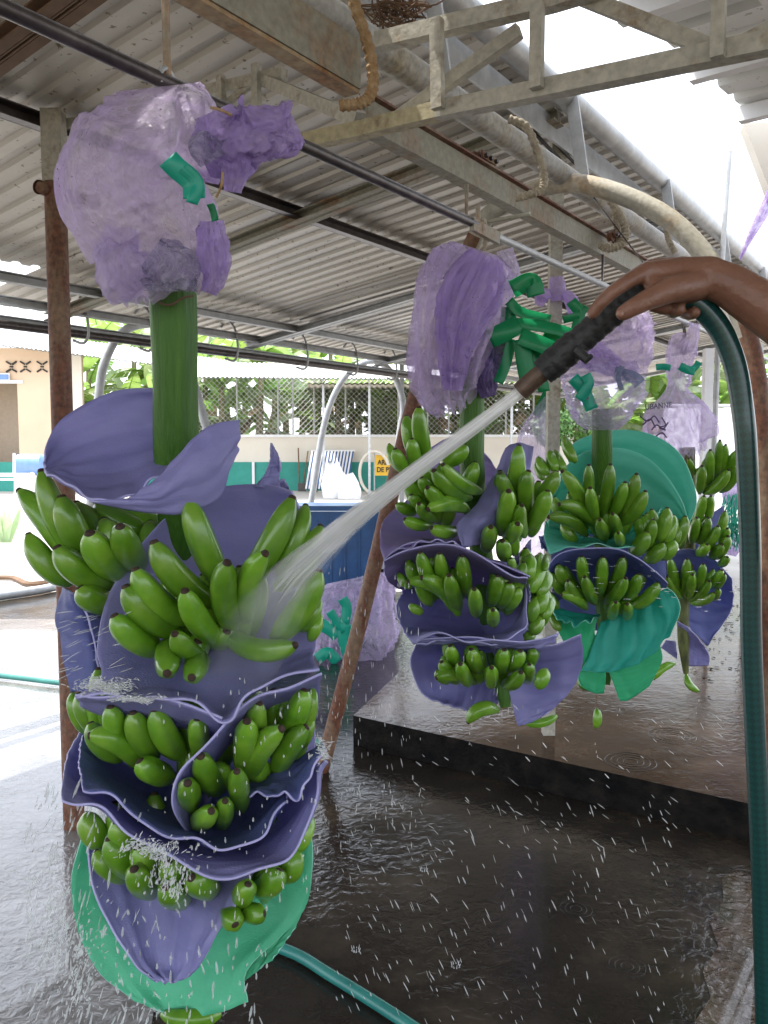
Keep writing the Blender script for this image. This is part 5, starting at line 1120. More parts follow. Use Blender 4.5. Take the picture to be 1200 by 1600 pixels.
def stem_part(parent, pts, r, mat='stem', name='stem'):
    P_ = spline([P(*p) for p in pts], 40); R = spline([Vector((x, 0, 0)) for x in r], 40); R = [q.x*(1+.012*math.sin(i*.9)) for i, q in enumerate(R)]
    mb_ = MB().tube(P_, R, 40)
    for i in range(40):
        for j in range(40):
            k_ = i*40+j; a_ = 2*math.pi*j/40; v_ = mb_.v[k_]-P_[i]; mb_.v[k_] = P_[i]+v_*(1+.022*math.cos(5*a_+.4)+.012*math.cos(11*a_)+.02*noise.noise((math.cos(a_)*2, math.sin(a_)*2, i*.15)))
    o = mb_.build(name, M[mat], parent); smooth_by_angle(o, 60); return o
G_B = 'hanging banana bunches on the rail'
def bunch(Y0, px, top, label): return empty('banana_bunch', P(px, top, Y0), label, 'banana bunch', G_B)
B1 = bunch(1.3, 270, 450, 'nearest and largest banana bunch, at the left, being hosed with water')
Y0 = 1.3
stem_part(B1, [(268, 440, 1.3), (270, 470, 1.3), (273, 580, 1.3), (276, 720, 1.32), (285, 900, 1.38), (300, 1100, 1.38), (300, 1300, 1.38), (295, 1500, 1.36)], [.0375, .0362, .0345, .0350, .034, .030, .025, .016])
m = MB().tube(spline([P(240, 462, 1.262), P(252, 474, 1.258), P(268, 476, 1.256), (P(285, 466, 1.258)), P(303, 462, 1.268)], 20), .0016, 6); m.build('stem_scar', M['wood'], B1)
def hand(B, lst, Y0, dt, db, **kw):
    for b in lst:
        tip, base, w = b[0], b[1], b[2]; k = dict(dt=dt, db=db); k.update(kw)
        if len(b) > 3: k.update(b[3])
        banana(B, tip, base, w, Y0, **k)
# top left hand
hand(B1, [((28, 765), (115, 880), 40, dict(dt=.02, bend=8)), ((64, 732), (138, 885), 40, dict(dt=-.02)), ((96, 773), (150, 880), 44, dict(dt=-.04)), ((44, 833), (112, 912), 38, dict(dt=.0)), ((87, 852), (180, 912), 46, dict(dt=-.07)),
           ((139, 830), (196, 900), 48, dict(dt=-.11)), ((187, 820), (220, 890), 44, dict(dt=-.11)), ((123, 916), (180, 945), 42, dict(dt=-.06)), ((118, 784), (215, 860), 44, dict(dt=.05, db=.06)), ((150, 785), (235, 830), 42, dict(dt=.06, db=.08)),
           ((175, 792), (255, 815), 36, dict(dt=.08, db=.1)), ((215, 790), (262, 850), 36, dict(dt=.1, db=.1)), ((160, 810), (225, 880), 44, dict(dt=.02, db=.04)), ((235, 815), (240, 890), 40, dict(dt=.06, db=.05))], Y0, 0, .02)
# main hand
hand(B1, [((294, 776), (355, 925), 44, dict(dt=-.10, bend=-6)), ((239, 843), (340, 945), 44, {}), ((210, 886), (298, 972), 42, {}), ((195, 913), (282, 990), 43, {}), ((177, 959), (255, 1016), 42, {}),
           ((356, 876), (366, 985), 42, dict(bend=-12, dt=-.2)), ((288, 920), (342, 1003), 40, dict(dt=-.19)), ((272, 988), (325, 1036), 36, dict(dt=-.2)), ((261, 1054), (262, 1004), 39, dict(dt=-.22, bend=0, db=-.06)), ((299, 1060), (314, 1024), 37, dict(dt=-.22, bend=0, db=-.06)),
           ((458, 774), (375, 925), 42, dict(dt=-.08, bend=8)), ((478, 788), (430, 895), 34, dict(dt=-.04)), ((502, 820), (430, 920), 38, dict(dt=-.05)), ((417, 862), (388, 972), 38, dict(bend=-16, dt=-.2)), ((465, 1006), (350, 985), 36, dict(dt=-.18, bend=22)),
           ((499, 888), (425, 1000), 42, dict(dt=-.12)), ((497, 932), (470, 985), 26, dict(dt=-.06)), ((498, 957), (484, 1000), 22, dict(dt=-.05)), ((355, 985), (330, 1000), 40, dict(dt=-.1, db=0)), ((310, 1000), (300, 1030), 40, dict(dt=-.1, db=0))], Y0, -.15, -.06)
# third tier, left and right
hand(B1, [((113, 1082), (140, 1145), 28, dict(dt=-.02, db=0)), ((123, 1082), (170, 1150), 36, dict(dt=-.04, db=0)), ((172, 1102), (200, 1172), 37, {}), ((207, 1111), (243, 1184), 41, {}), ((242, 1106), (286, 1184), 41, {}), ((141, 1128), (190, 1185), 38, dict(dt=-.10)),
           ((137, 1150), (222, 1200), 40, dict(bend=18)), ((217, 1187), (268, 1212), 40, {}), ((308, 1122), (314, 1178), 33, {}),
           ((313, 1179), (344, 1240), 39, dict(dt=-.2)), ((293, 1222), (297, 1266), 38, dict(dt=-.21, bend=0)), ((331, 1266), (300, 1286), 35, dict(dt=-.2, bend=4)), ((386, 1124), (378, 1205), 39, dict(dt=-.19)), ((406, 1096), (408, 1182), 36, dict(dt=-.15, bend=-9)),
           ((477, 1076), (440, 1150), 38, dict(dt=-.12)), ((488, 1074), (478, 1140), 24, dict(dt=-.06)), ((443, 1137), (390, 1222), 40, dict(dt=-.17, bend=-14)), ((481, 1134), (432, 1212), 36, dict(dt=-.12, bend=-8)), ((486, 1117), (470, 1170), 20, dict(dt=-.06)),
           ((370, 1203), (379, 1266), 33, dict(dt=-.2)), ((352, 1250), (346, 1294), 30, dict(dt=-.19)), ((340, 1190), (350, 1230), 36, dict(dt=-.1)), ((395, 1180), (410, 1215), 40, dict(dt=-.08))], Y0, -.14, -.05)
# lowest tier
hand(B1, [((135, 1270), (165, 1322), 40, dict(dt=-.07)), ((182, 1282), (212, 1338), 40, {}), ((170, 1308), (222, 1368), 42, {}), ((149, 1328), (200, 1372), 34, dict(dt=-.10)), ((214, 1322), (252, 1366), 42, {}), ((209, 1356), (242, 1395), 42, dict(dt=-.16)),
           ((262, 1345), (288, 1385), 42, dict(dt=-.15)), ((300, 1342), (336, 1362), 38, {}), ((298, 1370), (336, 1388), 42, dict(dt=-.16)), ((258, 1384), (290, 1406), 42, dict(dt=-.17)), ((388, 1380), (368, 1412), 36, dict(dt=-.14)), ((438, 1357), (402, 1392), 40, dict(dt=-.11)),
           ((462, 1330), (448, 1374), 36, dict(dt=-.06)), ((482, 1272), (458, 1330), 32, dict(dt=-.02)), ((415, 1427), (372, 1420), 32, dict(dt=-.13, bend=4)), ((368, 1446), (356, 1420), 36, dict(dt=-.15, bend=0)), ((130, 1280), (150, 1320), 28, dict(dt=-.02)), ((420, 1365), (396, 1385), 34, dict(dt=-.05))], Y0, -.13, -.05)
hand(B1, [((250, 1584), (345, 1584), 28, dict(dt=-.02, db=-.02, bend=-8))], Y0, 0, 0)
# second bunch
B2 = bunch(2.1, 738, 590, 'second banana bunch from the left with violet foam, beside the leaning rusty pipe')
Y0 = 2.1
stem_part(B2, [(738, 560, 2.1), (738, 640, 2.1), (738, 740, 2.1), (750, 850, 2.2), (770, 1000, 2.22), (782, 1060, 2.14), (790, 1105, 2.12)], [.030, .030, .031, .03, .026, .02, .014])
hand(B2, [((655, 634), (668, 722), 26, dict(bend=-5)), ((635, 649), (648, 715), 22, dict(dt=-.06)), ((643, 684), (652, 740), 22, {}), ((608, 694), (635, 738), 20, dict(dt=-.04)), ((617, 700), (640, 742), 21, {}), ((729, 695), (690, 722), 25, dict(dt=-.1)), ((691, 724), (752, 768), 23, dict(dt=-.17)),
           ((677, 733), (736, 778), 25, dict(dt=-.18)), ((667, 760), (710, 790), 23, dict(dt=-.2)), ((658, 745), (680, 772), 21, {}), ((642, 772), (668, 792), 20, {}), ((654, 786), (680, 812), 20, dict(dt=-.18)), ((619, 786), (652, 798), 18, dict(dt=-.1)), ((631, 810), (674, 818), 20, dict(dt=-.14)),
           ((667, 797), (732, 798), 25, dict(dt=-.18, bend=11)), ((673, 824), (716, 828), 21, dict(dt=-.16)), ((652, 720), (690, 760), 26, dict(dt=-.1)), ((630, 740), (670, 780), 24, dict(dt=-.08)),
           ((781, 738), (810, 790), 23, dict(dt=-.14)), ((795, 765), (782, 835), 28, dict(dt=-.2)), ((812, 694), (816, 778), 24, dict(bend=-5, dt=-.1)), ((827, 734), (826, 802), 26, dict(dt=-.14, bend=-6)), ((870, 736), (840, 780), 24, dict(dt=-.08)), ((856, 765), (826, 825), 27, dict(dt=-.13)),
           ((816, 788), (820, 838), 23, dict(dt=-.18, bend=-7)), ((809, 817), (790, 844), 25, dict(dt=-.2)), ((767, 822), (758, 860), 25, dict(dt=-.19)), ((785, 844), (790, 874), 24, dict(dt=-.16)), ((798, 872), (802, 890), 14, {}), ((800, 800), (800, 830), 30, dict(dt=-.08, db=0))], Y0, -.13, -.04)
hand(B2, [((623, 895), (642, 918), 15, dict(dt=-.04)), ((638, 874), (656, 918), 19, dict(dt=-.07)), ((656, 861), (684, 926), 23, {}), ((686, 863), (696, 922), 21, {}), ((722, 867), (730, 930), 24, dict(bend=-2)), ((701, 897), (718, 952), 24, dict(dt=-.18)), ((656, 902), (708, 954), 24, dict(dt=-.16, bend=14)),
           ((635, 910), (716, 962), 25, dict(dt=-.13, bend=22)), ((641, 944), (660, 956), 15, dict(dt=-.06)), ((741, 919), (745, 963), 22, dict(dt=-.19)), ((778, 898), (766, 945), 25, {}), ((796, 909), (780, 947), 24, dict(dt=-.13)), ((811, 918), (792, 950), 21, dict(dt=-.1)), ((770, 952), (771, 977), 20, dict(dt=-.19)),
           ((844, 865), (828, 926), 26, dict(dt=.04)), ((829, 868), (824, 905), 22, dict(dt=.0)), ((855, 893), (840, 930), 24, dict(dt=.04)), ((850, 920), (838, 958), 22, dict(dt=0)), ((861, 930), (848, 966), 20, dict(dt=.05)), ((836, 933), (828, 970), 20, dict(dt=-.03)), ((843, 960), (830, 990), 23, dict(dt=0)), ((853, 866), (851, 892), 13, dict(dt=.06)), ((832, 985), (820, 1000), 18, dict(dt=.02))], Y0, -.15, -.04)
hand(B2, [((703, 1008), (716, 1044), 21, {}), ((689, 1033), (716, 1056), 21, {}), ((682, 1047), (702, 1064), 18, dict(dt=-.1)), ((680, 1060), (742, 1068), 23, dict(bend=11)), ((719, 1036), (733, 1070), 23, dict(dt=-.19)), ((736, 1013), (750, 1050), 24, {}), ((788, 1014), (779, 1050), 25, {}), ((768, 1042), (767, 1073), 22, dict(dt=-.2)),
           ((813, 1016), (798, 1048), 25, {}), ((814, 1049), (785, 1068), 24, dict(bend=8, dt=-.18)), ((834, 1013), (826, 1040), 21, dict(dt=-.11)), ((827, 1037), (824, 1066), 21, dict(dt=-.15)), ((841, 1075), (853, 1047), 22, dict(dt=-.16, db=-.16, cut=True, bend=0)), ((731, 1130), (779, 1110), 23, dict(bend=13, db=-.05, dt=-.08)),
           ((818, 1128), (870, 1118), 14, dict(dt=.05, db=.05))], Y0, -.15, -.05)
# third
B3 = bunch(2.88, 941, 660, 'third banana bunch from the left, wrapped in mint and teal foam below the hand')
Y0 = 2.88
stem_part(B3, [(941, 640, 2.88), (941, 700, 2.88), (942, 800, 2.95), (945, 950, 2.98), (948, 1040, 2.9), (948, 1070, 2.88)], [.033, .034, .034, .03, .02, .012])
hand(B3, [((920, 725), (918, 800), 17, {}), ((954, 724), (940, 806), 19, {}), ((922, 761), (930, 820), 19, dict(dt=-.2)), ((977, 752), (954, 806), 19, {}), ((995, 739), (972, 810), 20, {}), ((1009, 766), (972, 818), 20, {}), ((877, 735), (916, 812), 21, dict(bend=8)), ((872, 788), (930, 824), 21, dict(bend=12)), ((855, 808), (916, 836), 20, dict(bend=10)),
           ((866, 777), (880, 812), 17, dict(dt=-.08)), ((937, 811), (946, 844), 18, dict(dt=-.24)), ((957, 802), (968, 836), 18, dict(dt=-.22)), ((966, 832), (971, 852), 15, dict(dt=-.24)), ((882, 681), (900, 722), 16, dict(dt=0)), ((841, 714), (858, 742), 15, dict(dt=0)), ((859, 705), (870, 736), 16, dict(dt=0)), ((867, 704), (884, 736), 15, dict(dt=.02)), ((838, 722), (850, 750), 12, dict(dt=.02)),
           ((1043, 793), (1026, 848), 21, dict(dt=-.1)), ((1053, 805), (1036, 852), 19, dict(dt=-.06)), ((1021, 811), (1008, 858), 18, dict(dt=-.14)), ((1011, 830), (986, 866), 23, dict(dt=-.14)), ((1037, 848), (1008, 876), 21, dict(dt=-.1)), ((1053, 844), (1034, 872), 20, dict(dt=-.08)), ((1060, 812), (1054, 850), 14, dict(dt=-.02)), ((880, 815), (900, 845), 18, dict(dt=-.05))], Y0, -.17, -.06)
hand(B3, [((872, 881), (890, 918), 17, dict(dt=-.12)), ((864, 895), (880, 928), 15, dict(dt=-.08)), ((908, 868), (914, 918), 18, {}), ((942, 869), (938, 930), 19, {}), ((974, 869), (952, 926), 19, {}), ((913, 900), (932, 944), 18, dict(dt=-.2)), ((887, 906), (916, 945), 18, dict(dt=-.17)), ((876, 929), (916, 951), 17, dict(bend=6)),
           ((978, 902), (946, 942), 19, dict(dt=-.2)), ((999, 896), (976, 938), 19, {}), ((1029, 909), (985, 948), 20, dict(dt=-.13)), ((962, 940), (954, 966), 18, dict(dt=-.22)), ((980, 943), (980, 967), 17, dict(dt=-.22)), ((858, 925), (872, 950), 16, dict(dt=0)), ((862, 955), (875, 985), 14, dict(dt=.02))], Y0, -.16, -.05)
hand(B3, [((905, 1062), (924, 1074), 14, dict(dt=.02, db=.02)), ((932, 1107), (931, 1137), 13, dict(dt=0, db=0, bend=2))], Y0, 0, 0)
MB().tube([P(932, 1085, 2.88), P(932, 1110, 2.88)], .0008, 4).build('fibre', M['wood'], B3)
# fourth
B4 = bunch(3.7, 1072, 720, 'farthest and smallest banana bunch with blue foam, left of the standing hose')
Y0 = 3.7
stem_part(B4, [(1074, 700, 3.72), (1074, 860, 3.76), (1068, 935, 3.7), (1068, 1000, 3.68), (1072, 1052, 3.68)], [.034, .034, .026, .024, .012], 'stem_dark')
hand(B4, [((1110, 702), (1107, 760), 15, {}), ((1125, 687), (1119, 748), 13, {}), ((1134, 694), (1126, 745), 12, {}), ((1097, 727), (1093, 770), 16, {}), ((1150, 704), (1130, 742), 15, {}), ((1139, 733), (1100, 770), 17, {}), ((1154, 727), (1126, 768), 15, {}), ((1076, 716), (1088, 742), 9, {}),
           ((1100, 774), (1088, 815), 15, {}), ((1111, 774), (1105, 815), 13, {}), ((1089, 808), (1080, 848), 15, {}), ((1107, 808), (1092, 848), 15, {}), ((1067, 820), (1063, 855), 15, {}), ((1122, 821), (1096, 862), 16, {}), ((1137, 825), (1124, 850), 13, {}), ((1138, 837), (1116, 872), 17, {}), ((1137, 870), (1124, 882), 13, {}), ((1128, 850), (1110, 870), 16, {}), ((1105, 850), (1090, 866), 16, {}),
           ((1047, 872), (1060, 922), 14, {}), ((1023, 882), (1042, 908), 11, {}), ((1042, 901), (1067, 936), 11, dict(dt=-.22)), ((1074, 872), (1068, 924), 14, {}), ((1082, 897), (1076, 937), 14, dict(dt=-.24)), ((1099, 880), (1088, 922), 14, {}), ((1128, 890), (1106, 915), 14, {}), ((1109, 907), (1078, 938), 14, dict(dt=-.22)), ((1117, 925), (1080, 942), 13, dict(dt=-.2)), ((1132, 896), (1114, 920), 12, {}), ((1123, 920), (1116, 938), 10, {})], Y0, -.18, -.05)
hand(B4, [((1093, 1080), (1072, 1054), 11, dict(bend=6)), ((1022, 1062), (1054, 1037), 12, dict(bend=6))], Y0, -.05, -.02)

def fill(B, cx, cy, wx, wy, n, w, Y0, dd=.06, seed=0):
    rnd2 = random.Random(seed)
    for k in range(n):
        bx = cx+rnd2.uniform(-wx, wx)*.45; by = cy+rnd2.uniform(-wy, wy); tx = bx+(bx-cx)*.9+rnd2.uniform(-6, 6)*Y0/2; ty = by-w*rnd2.uniform(2.0, 3.2)
        banana(B, (tx, ty), (bx, by), w, Y0, dt=dd-.05, db=dd)
fill(B1, 330, 1235, 60, 30, 5, 38, 1.3, .0, 1); fill(B1, 250, 1370, 90, 25, 9, 40, 1.3, -.02, 2); fill(B1, 405, 1390, 60, 25, 7, 36, 1.3, .0, 3)
fill(B1, 190, 1180, 60, 25, 6, 38, 1.3, .0, 4); fill(B1, 430, 1190, 50, 25, 6, 38, 1.3, .0, 5); fill(B1, 340, 1000, 90, 25, 9, 40, 1.3, .0, 6)
fill(B2, 690, 800, 60, 25, 10, 24, 2.1, .0, 7); fill(B2, 815, 830, 40, 40, 10, 25, 2.1, .02, 8); fill(B2, 700, 945, 60, 14, 8, 23, 2.1, .0, 9); fill(B2, 780, 950, 40, 14, 6, 22, 2.1, .0, 10); fill(B2, 740, 1060, 70, 12, 9, 22, 2.1, -.02, 11); fill(B2, 840, 935, 20, 45, 9, 23, 2.1, .06, 12)
fill(B3, 945, 830, 60, 15, 12, 18, 2.88, .0, 13); fill(B3, 1030, 860, 40, 18, 9, 20, 2.88, .0, 14); fill(B3, 945, 945, 70, 12, 10, 17, 2.88, .0, 15)
fill(B4, 1110, 850, 40, 20, 8, 14, 3.7, .0, 16); fill(B4, 1075, 930, 50, 8, 7, 12, 3.7, .0, 17); fill(B4, 1115, 760, 40, 10, 5, 14, 3.7, .0, 18)
# ================================================================= HOSE, NOZZLE
def uv_tube(name, pts, r, mat, parent=None, n=20, vs_scale=1.0):
    o = MB().tube(pts, r, n, cap=True).build(name, mat, parent, True)
    uv = o.data.uv_layers.new(name='uv'); L = [0]
    for i in range(1, len(pts)): L.append(L[-1]+(pts[i]-pts[i-1]).length)
    for p in o.data.polygons:
        if len(p.vertices) != 4: continue
        for li in p.loop_indices:
            vi = o.data.loops[li].vertex_index; i, j = divmod(vi, n)
            u = j/n
            js = [o.data.loops[q].vertex_index % n for q in p.loop_indices]
            if max(js)-min(js) > n/2 and j == 0: u = 1.0
            uv.data[li].uv = (u*12, L[i]*vs_scale)
    return o
hs = empty('garden_hose', P(1100, 490, 1.0), 'thick dark green ribbed hose held up by the hand, ending in a black taped nozzle', 'hose')
hp = [(1000, 456, 1.0), (1040, 458, 1.0), (1075, 468, 1.0), (1102, 486, 1.0), (1128, 520, 1.0), (1148, 570, 1.0), (1159, 630, 1.0), (1166, 700, 1.0), (1172, 850, 1.01), (1174, 1000, 1.02), (1180, 1150, 1.03), (1187, 1300, 1.04), (1192, 1450, 1.05), (1197, 1640, 1.06)]
pts = spline([P(*p) for p in hp], 110); last = pts[-1]
pts += spline([last+Vector((0, 0, -.03)), last+Vector((.01, .0, -.35)), Vector((last.x+.04, last.y+.05, .18)), Vector((last.x+.12, last.y+.25, .02)), Vector((last.x+.5, last.y+.7, .016))], 30)
rr = [.0150-.0025*min(1, i/60) for i in range(len(pts))]
uv_tube('hose_tube', pts, rr, M['hose'], hs, 24, 150)
gp = spline([P(1006, 452, 1.0), P(960, 486, 1.01), P(905, 533, 1.02), P(848, 582, 1.035)], 60)
R = [.0170+.0005*math.sin(i*1.25)+.0004*math.sin(i*2.9)+(.0015 if 40 < i < 56 else 0) for i in range(60)]
o = MB().tube(gp, R, 20).build('taped_grip', M['tape'], hs); smooth_by_angle(o, 70)
o = MB().tube([P(852, 578, 1.034), P(828, 598, 1.04), P(813, 612, 1.045)], [.0115, .0118, .0122], 18).build('nozzle_tip', M['nozzle'], hs); smooth_by_angle(o)
o = MB().tube([P(900, 545, 1.0), P(918, 562, .995), P(924, 556, .99)], [.007, .006, .003], 8).build('tape_tail', M['tape'], hs)
# floor hoses
pts = spline([onz(-80, 1050, .03), onz(0, 1056, .03), onz(100, 1068, .03), onz(220, 1082, .02), onz(360, 1110, .02), onz(495, 1160, .02), onz(514, 1172, .02), onz(500, 1195, .02), onz(430, 1260, .02), onz(330, 1330, .02), onz(200, 1400, .02), onz(300, 1450, .02), onz(440, 1482, .02), onz(520, 1526, .02), onz(640, 1602, .02), onz(760, 1690, .02)], 160)
o = MB().tube(pts, .0165, 12).build('floor_hose', M['hose_floor']); smooth_by_angle(o, 60); tag(o, 'teal hose snaking over the wet floor behind the nearest bunch', 'hose')

# ================================================================= PERSON (forearm and hand)
def capsule(bm, a, b, ra, rb, seg=14):
    d = b-a; L = d.length; d.normalize(); x = d.orthogonal().normalized(); y = d.cross(x); rings = []
    prof = []
    for i in range(5): th = math.pi/2*(1-i/4); prof.append((-math.sin(th)*ra, math.cos(th)*ra))
    for i in range(5): th = math.pi/2*(i/4); prof.append((L+math.sin(th)*rb, math.cos(th)*rb))
    for (h, r) in prof:
        r = max(r, 1e-4); rings.append([bm.verts.new(a+d*h+(x*math.cos(2*math.pi*j/seg)+y*math.sin(2*math.pi*j/seg))*r) for j in range(seg)])
    for i in range(len(rings)-1):
        for j in range(seg): bm.faces.new((rings[i][j], rings[i][(j+1) % seg], rings[i+1][(j+1) % seg], rings[i+1][j]))
    bm.faces.new(list(reversed(rings[0]))); bm.faces.new(rings[-1])
bm = bmesh.new()
px2m = lambda w, Y: w*Y/F
def chain(lst):
    for i in range(len(lst)-1):
        a, b = lst[i], lst[i+1]; capsule(bm, P(a[0], a[1], a[2]), P(b[0], b[1], b[2]), px2m(a[3], a[2]), px2m(b[3], b[2]))
# forearm: two side by side for an oval section
chain([(1108, 434, .985, 31), (1140, 446, .98, 33), (1185, 476, .975, 37), (1240, 512, .97, 42), (1330, 570, .95, 47), (1430, 650, .90, 52)])
chain([(1104, 436, 1.015, 29), (1150, 452, 1.02, 34), (1200, 484, 1.02, 38), (1330, 570, 1.0, 44)])
# palm slabs
chain([(1108, 432, .985, 31), (1060, 428, .985, 26), (1014, 424, .98, 16)])
chain([(1106, 434, 1.005, 30), (1062, 426, 1.01, 25), (1020, 420, 1.005, 16)])
chain([(1104, 436, 1.03, 26), (1064, 430, 1.035, 22), (1030, 424, 1.03, 15)])
chain([(1098, 448, 1.0, 24), (1066, 450, .975, 23), (1036, 450, .965, 19)])
chain([(1060, 450, .965, 20), (1020, 446, .968, 14)])
# index
chain([(1012, 423, .975, 15), (985, 437, .962, 12.5), (958, 455, .958, 11.5), (938, 474, .960, 10.5), (926, 490, .966, 9.5)])
# middle (over the far side)
chain([(1016, 420, 1.005, 15), (985, 436, 1.022, 12), (962, 456, 1.035, 11), (955, 480, 1.042, 10)])
# thumb
chain([(1086, 446, .975, 24), (1050, 452, .955, 21), (1012, 468, .945, 16.5), (990, 480, .942, 14.5), (974, 489, .944, 12.5)])
# ring and little fingers curling under the hose
chain([(1040, 426, 1.03, 15), (1030, 452, 1.045, 12), (1036, 478, 1.03, 11.5), (1052, 487, 1.0, 11), (1062, 484, .982, 10)])
chain([(1062, 430, 1.035, 14), (1056, 456, 1.045, 11.5), (1062, 480, 1.03, 11), (1076, 490, 1.0, 10.5), (1086, 488, .985, 9.5)])
chain([(1030, 458, .975, 14), (1022, 476, .985, 12), (1040, 482, .99, 11)])
me = bpy.data.meshes.new('person'); bm.to_mesh(me); bm.free(); me.materials.append(M['skin'])
person = link('person', me); tag(person, 'person reaching in from the right with bare brown forearm, gripping the hose nozzle', 'person')
rm = person.modifiers.new('r', 'REMESH'); rm.mode = 'VOXEL'; rm.voxel_size = .0022; rm.use_smooth_shade = True
sm = person.modifiers.new('s', 'CORRECTIVE_SMOOTH'); sm.factor = .5; sm.iterations = 5; sm.smooth_type = 'SIMPLE'; sm.use_only_smooth = True
# thumb nail, index nail
def nail(px, py, Y, rx, ry, ang):
    vs = []; fs = []; n = 12
    for k, s_ in enumerate((1.0, .7, .05)):
        for j in range(n):
            a = 2*math.pi*j/n; x = math.cos(a)*rx*s_; y = math.sin(a)*ry*s_; xx = x*math.cos(ang)-y*math.sin(ang); yy = x*math.sin(ang)+y*math.cos(ang)
            vs.append(P(px+xx, py+yy, Y-.0015*(1-s_)))
    for k in range(2):
        for j in range(n): fs.append((k*n+j, k*n+(j+1) % n, (k+1)*n+(j+1) % n, (k+1)*n+j))
    return mesh_obj('fingernail', vs, fs, M['nail'], person)
nail(969, 489.5, .9325, 5.6, 5.0, .3)
# sleeve above the elbow, outside the frame
capm = MB().tube([P(1400, 660, .92), P(1440, 700, .90), P(1600, 900, .85)], [.055, .062, .085], 20); capm.build('sleeve', M['cloth'], person, True)

# ================================================================= WATER
def uvt(name, pts, r, mat, label, n=24):
    o = MB().tube(pts, r, n, cap=False).build(name, mat, None, True); uv = o.data.uv_layers.new(name='uv'); N = len(pts)
    for p in o.data.polygons:
        js = [o.data.loops[q].vertex_index % n for q in p.loop_indices]
        for li in p.loop_indices:
            i, j = divmod(o.data.loops[li].vertex_index, n); u = j/n
            if max(js)-min(js) > n/2 and j == 0: u = 1.0
            uv.data[li].uv = (u, i/(N-1))
    return o
JA = [(815, 611, 1.045), (740, 668, 1.055), (650, 735, 1.07), (560, 805, 1.085), (500, 858, 1.10), (455, 900, 1.12), (418, 950, 1.14), (390, 985, 1.15)]
JR = [10, 11.5, 13, 17, 22, 31, 42, 50]
jp = spline([P(*p) for p in JA], 60); jr = [q.x for q in spline([Vector((px2m(w, p[2]), 0, 0)) for w, p in zip(JR, JA)], 60)]
for i in range(60): jr[i] *= 1+.05*math.sin(i*.9)*i/60
wj = uvt('water_jet', jp, jr, M['jet'], ''); tag(wj, 'white jet of water spraying from the nozzle onto the nearest bunch', 'water jet')
m = MB(); rnd = random.Random(3)
for k in range(46):                                                   # filaments inside the jet
    a = rnd.uniform(0, 6.28); f = rnd.uniform(.2, .95); s0 = rnd.uniform(0, .55); s1 = min(.78, s0+rnd.uniform(.2, .4)); pts = []
    for q in range(10):
        s_ = (s0+(s1-s0)*q/9)*59; i = int(min(58, s_)); c = jp[i].lerp(jp[i+1], s_-i); pts.append(c+Vector((math.cos(a)*.7, .3, math.sin(a)*.75))*jr[i]*f)
    m.tube(pts, [.0004+.0013*math.sin(math.pi*(q+.3)/9.6) for q in range(10)], 5)
m.build('water_strand', M['foamwater'], wj, True)['kind'] = 'stuff'
# broad mist fan where the jet hits
MA = [(600, 775, 1.08), (520, 842, 1.10), (460, 905, 1.11), (415, 975, 1.12), (370, 1045, 1.12), (340, 1085, 1.12)]; MR = [12, 22, 38, 52, 62, 66]
mp_ = spline([P(*p) for p in MA], 40); mr_ = [q.x for q in spline([Vector((px2m(w, p[2]), 0, 0)) for w, p in zip(MR, MA)], 40)]
ms = uvt('spray_mist', mp_, mr_, M['spray'], ''); tag(ms, 'thin spray fanning out over the biggest hand of bananas', 'water spray')
def drop(m, p, d, L, r):
    d = d.normalized(); m.tube([p-d*L*.5, p-d*L*.25, p+d*L*.2, p+d*L*.5], [r*.25, r*.8, r, r*.2], 5)
m = MB(); rnd = random.Random(11); dn = Vector((0, 0, -1))
def near(px0, px1, py0, py1, Y0, Y1, n, dirf, L0, L1, r0=.0004, r1=.0012):
    for k in range(n):
        Y = rnd.uniform(Y0, Y1); p = P(rnd.uniform(px0, px1), rnd.uniform(py0, py1), Y)
        if p.z < .02: continue
        drop(m, p, dirf(p), rnd.uniform(L0, L1), rnd.uniform(r0, r1))
fall = lambda p: Vector((rnd.gauss(0, .08), 0, -1))
outr = lambda p: Vector((1+rnd.gauss(0, .2), 0, -.85+rnd.gauss(0, .15)))
outd = lambda p: Vector((.42+rnd.gauss(0, .12), 0, -1))
left = lambda p: Vector((-.9, 0, -.35+rnd.gauss(0, .2)))
near(490, 660, 880, 1330, 1.2, 2.0, 220, fall, .005, .016)
near(650, 1130, 1100, 1330, 1.2, 1.9, 90, outr, .007, .020)
near(520, 1050, 1250, 1600, 1.15, 1.8, 240, outd, .006, .020)
near(560, 850, 880, 1120, 1.7, 2.4, 70, fall, .006, .02)
near(850, 1150, 870, 960, 1.9, 2.6, 40, lambda p: Vector((1, 0, rnd.gauss(0, .1))), .01, .022)
near(40, 240, 1230, 1600, 1.1, 1.5, 260, lambda p: Vector((-.35+rnd.gauss(0, .15), 0, -1)), .008, .034, .0008, .0024)
near(180, 420, 1400, 1600, 1.05, 1.25, 90, lambda p: Vector((rnd.gauss(0, .25), 0, -1)), .006, .020, .0008, .0022)
near(95, 200, 950, 1070, 1.1, 1.3, 60, left, .01, .03, .0005, .0011)
near(250, 500, 1050, 1400, 1.0, 1.12, 110, fall, .003, .010, .0006, .0014)
o = m.build('water_droplets', M['drop'], None, True); o['kind'] = 'stuff'; o['label'] = 'flying water drops all round and below the nearest bunch'
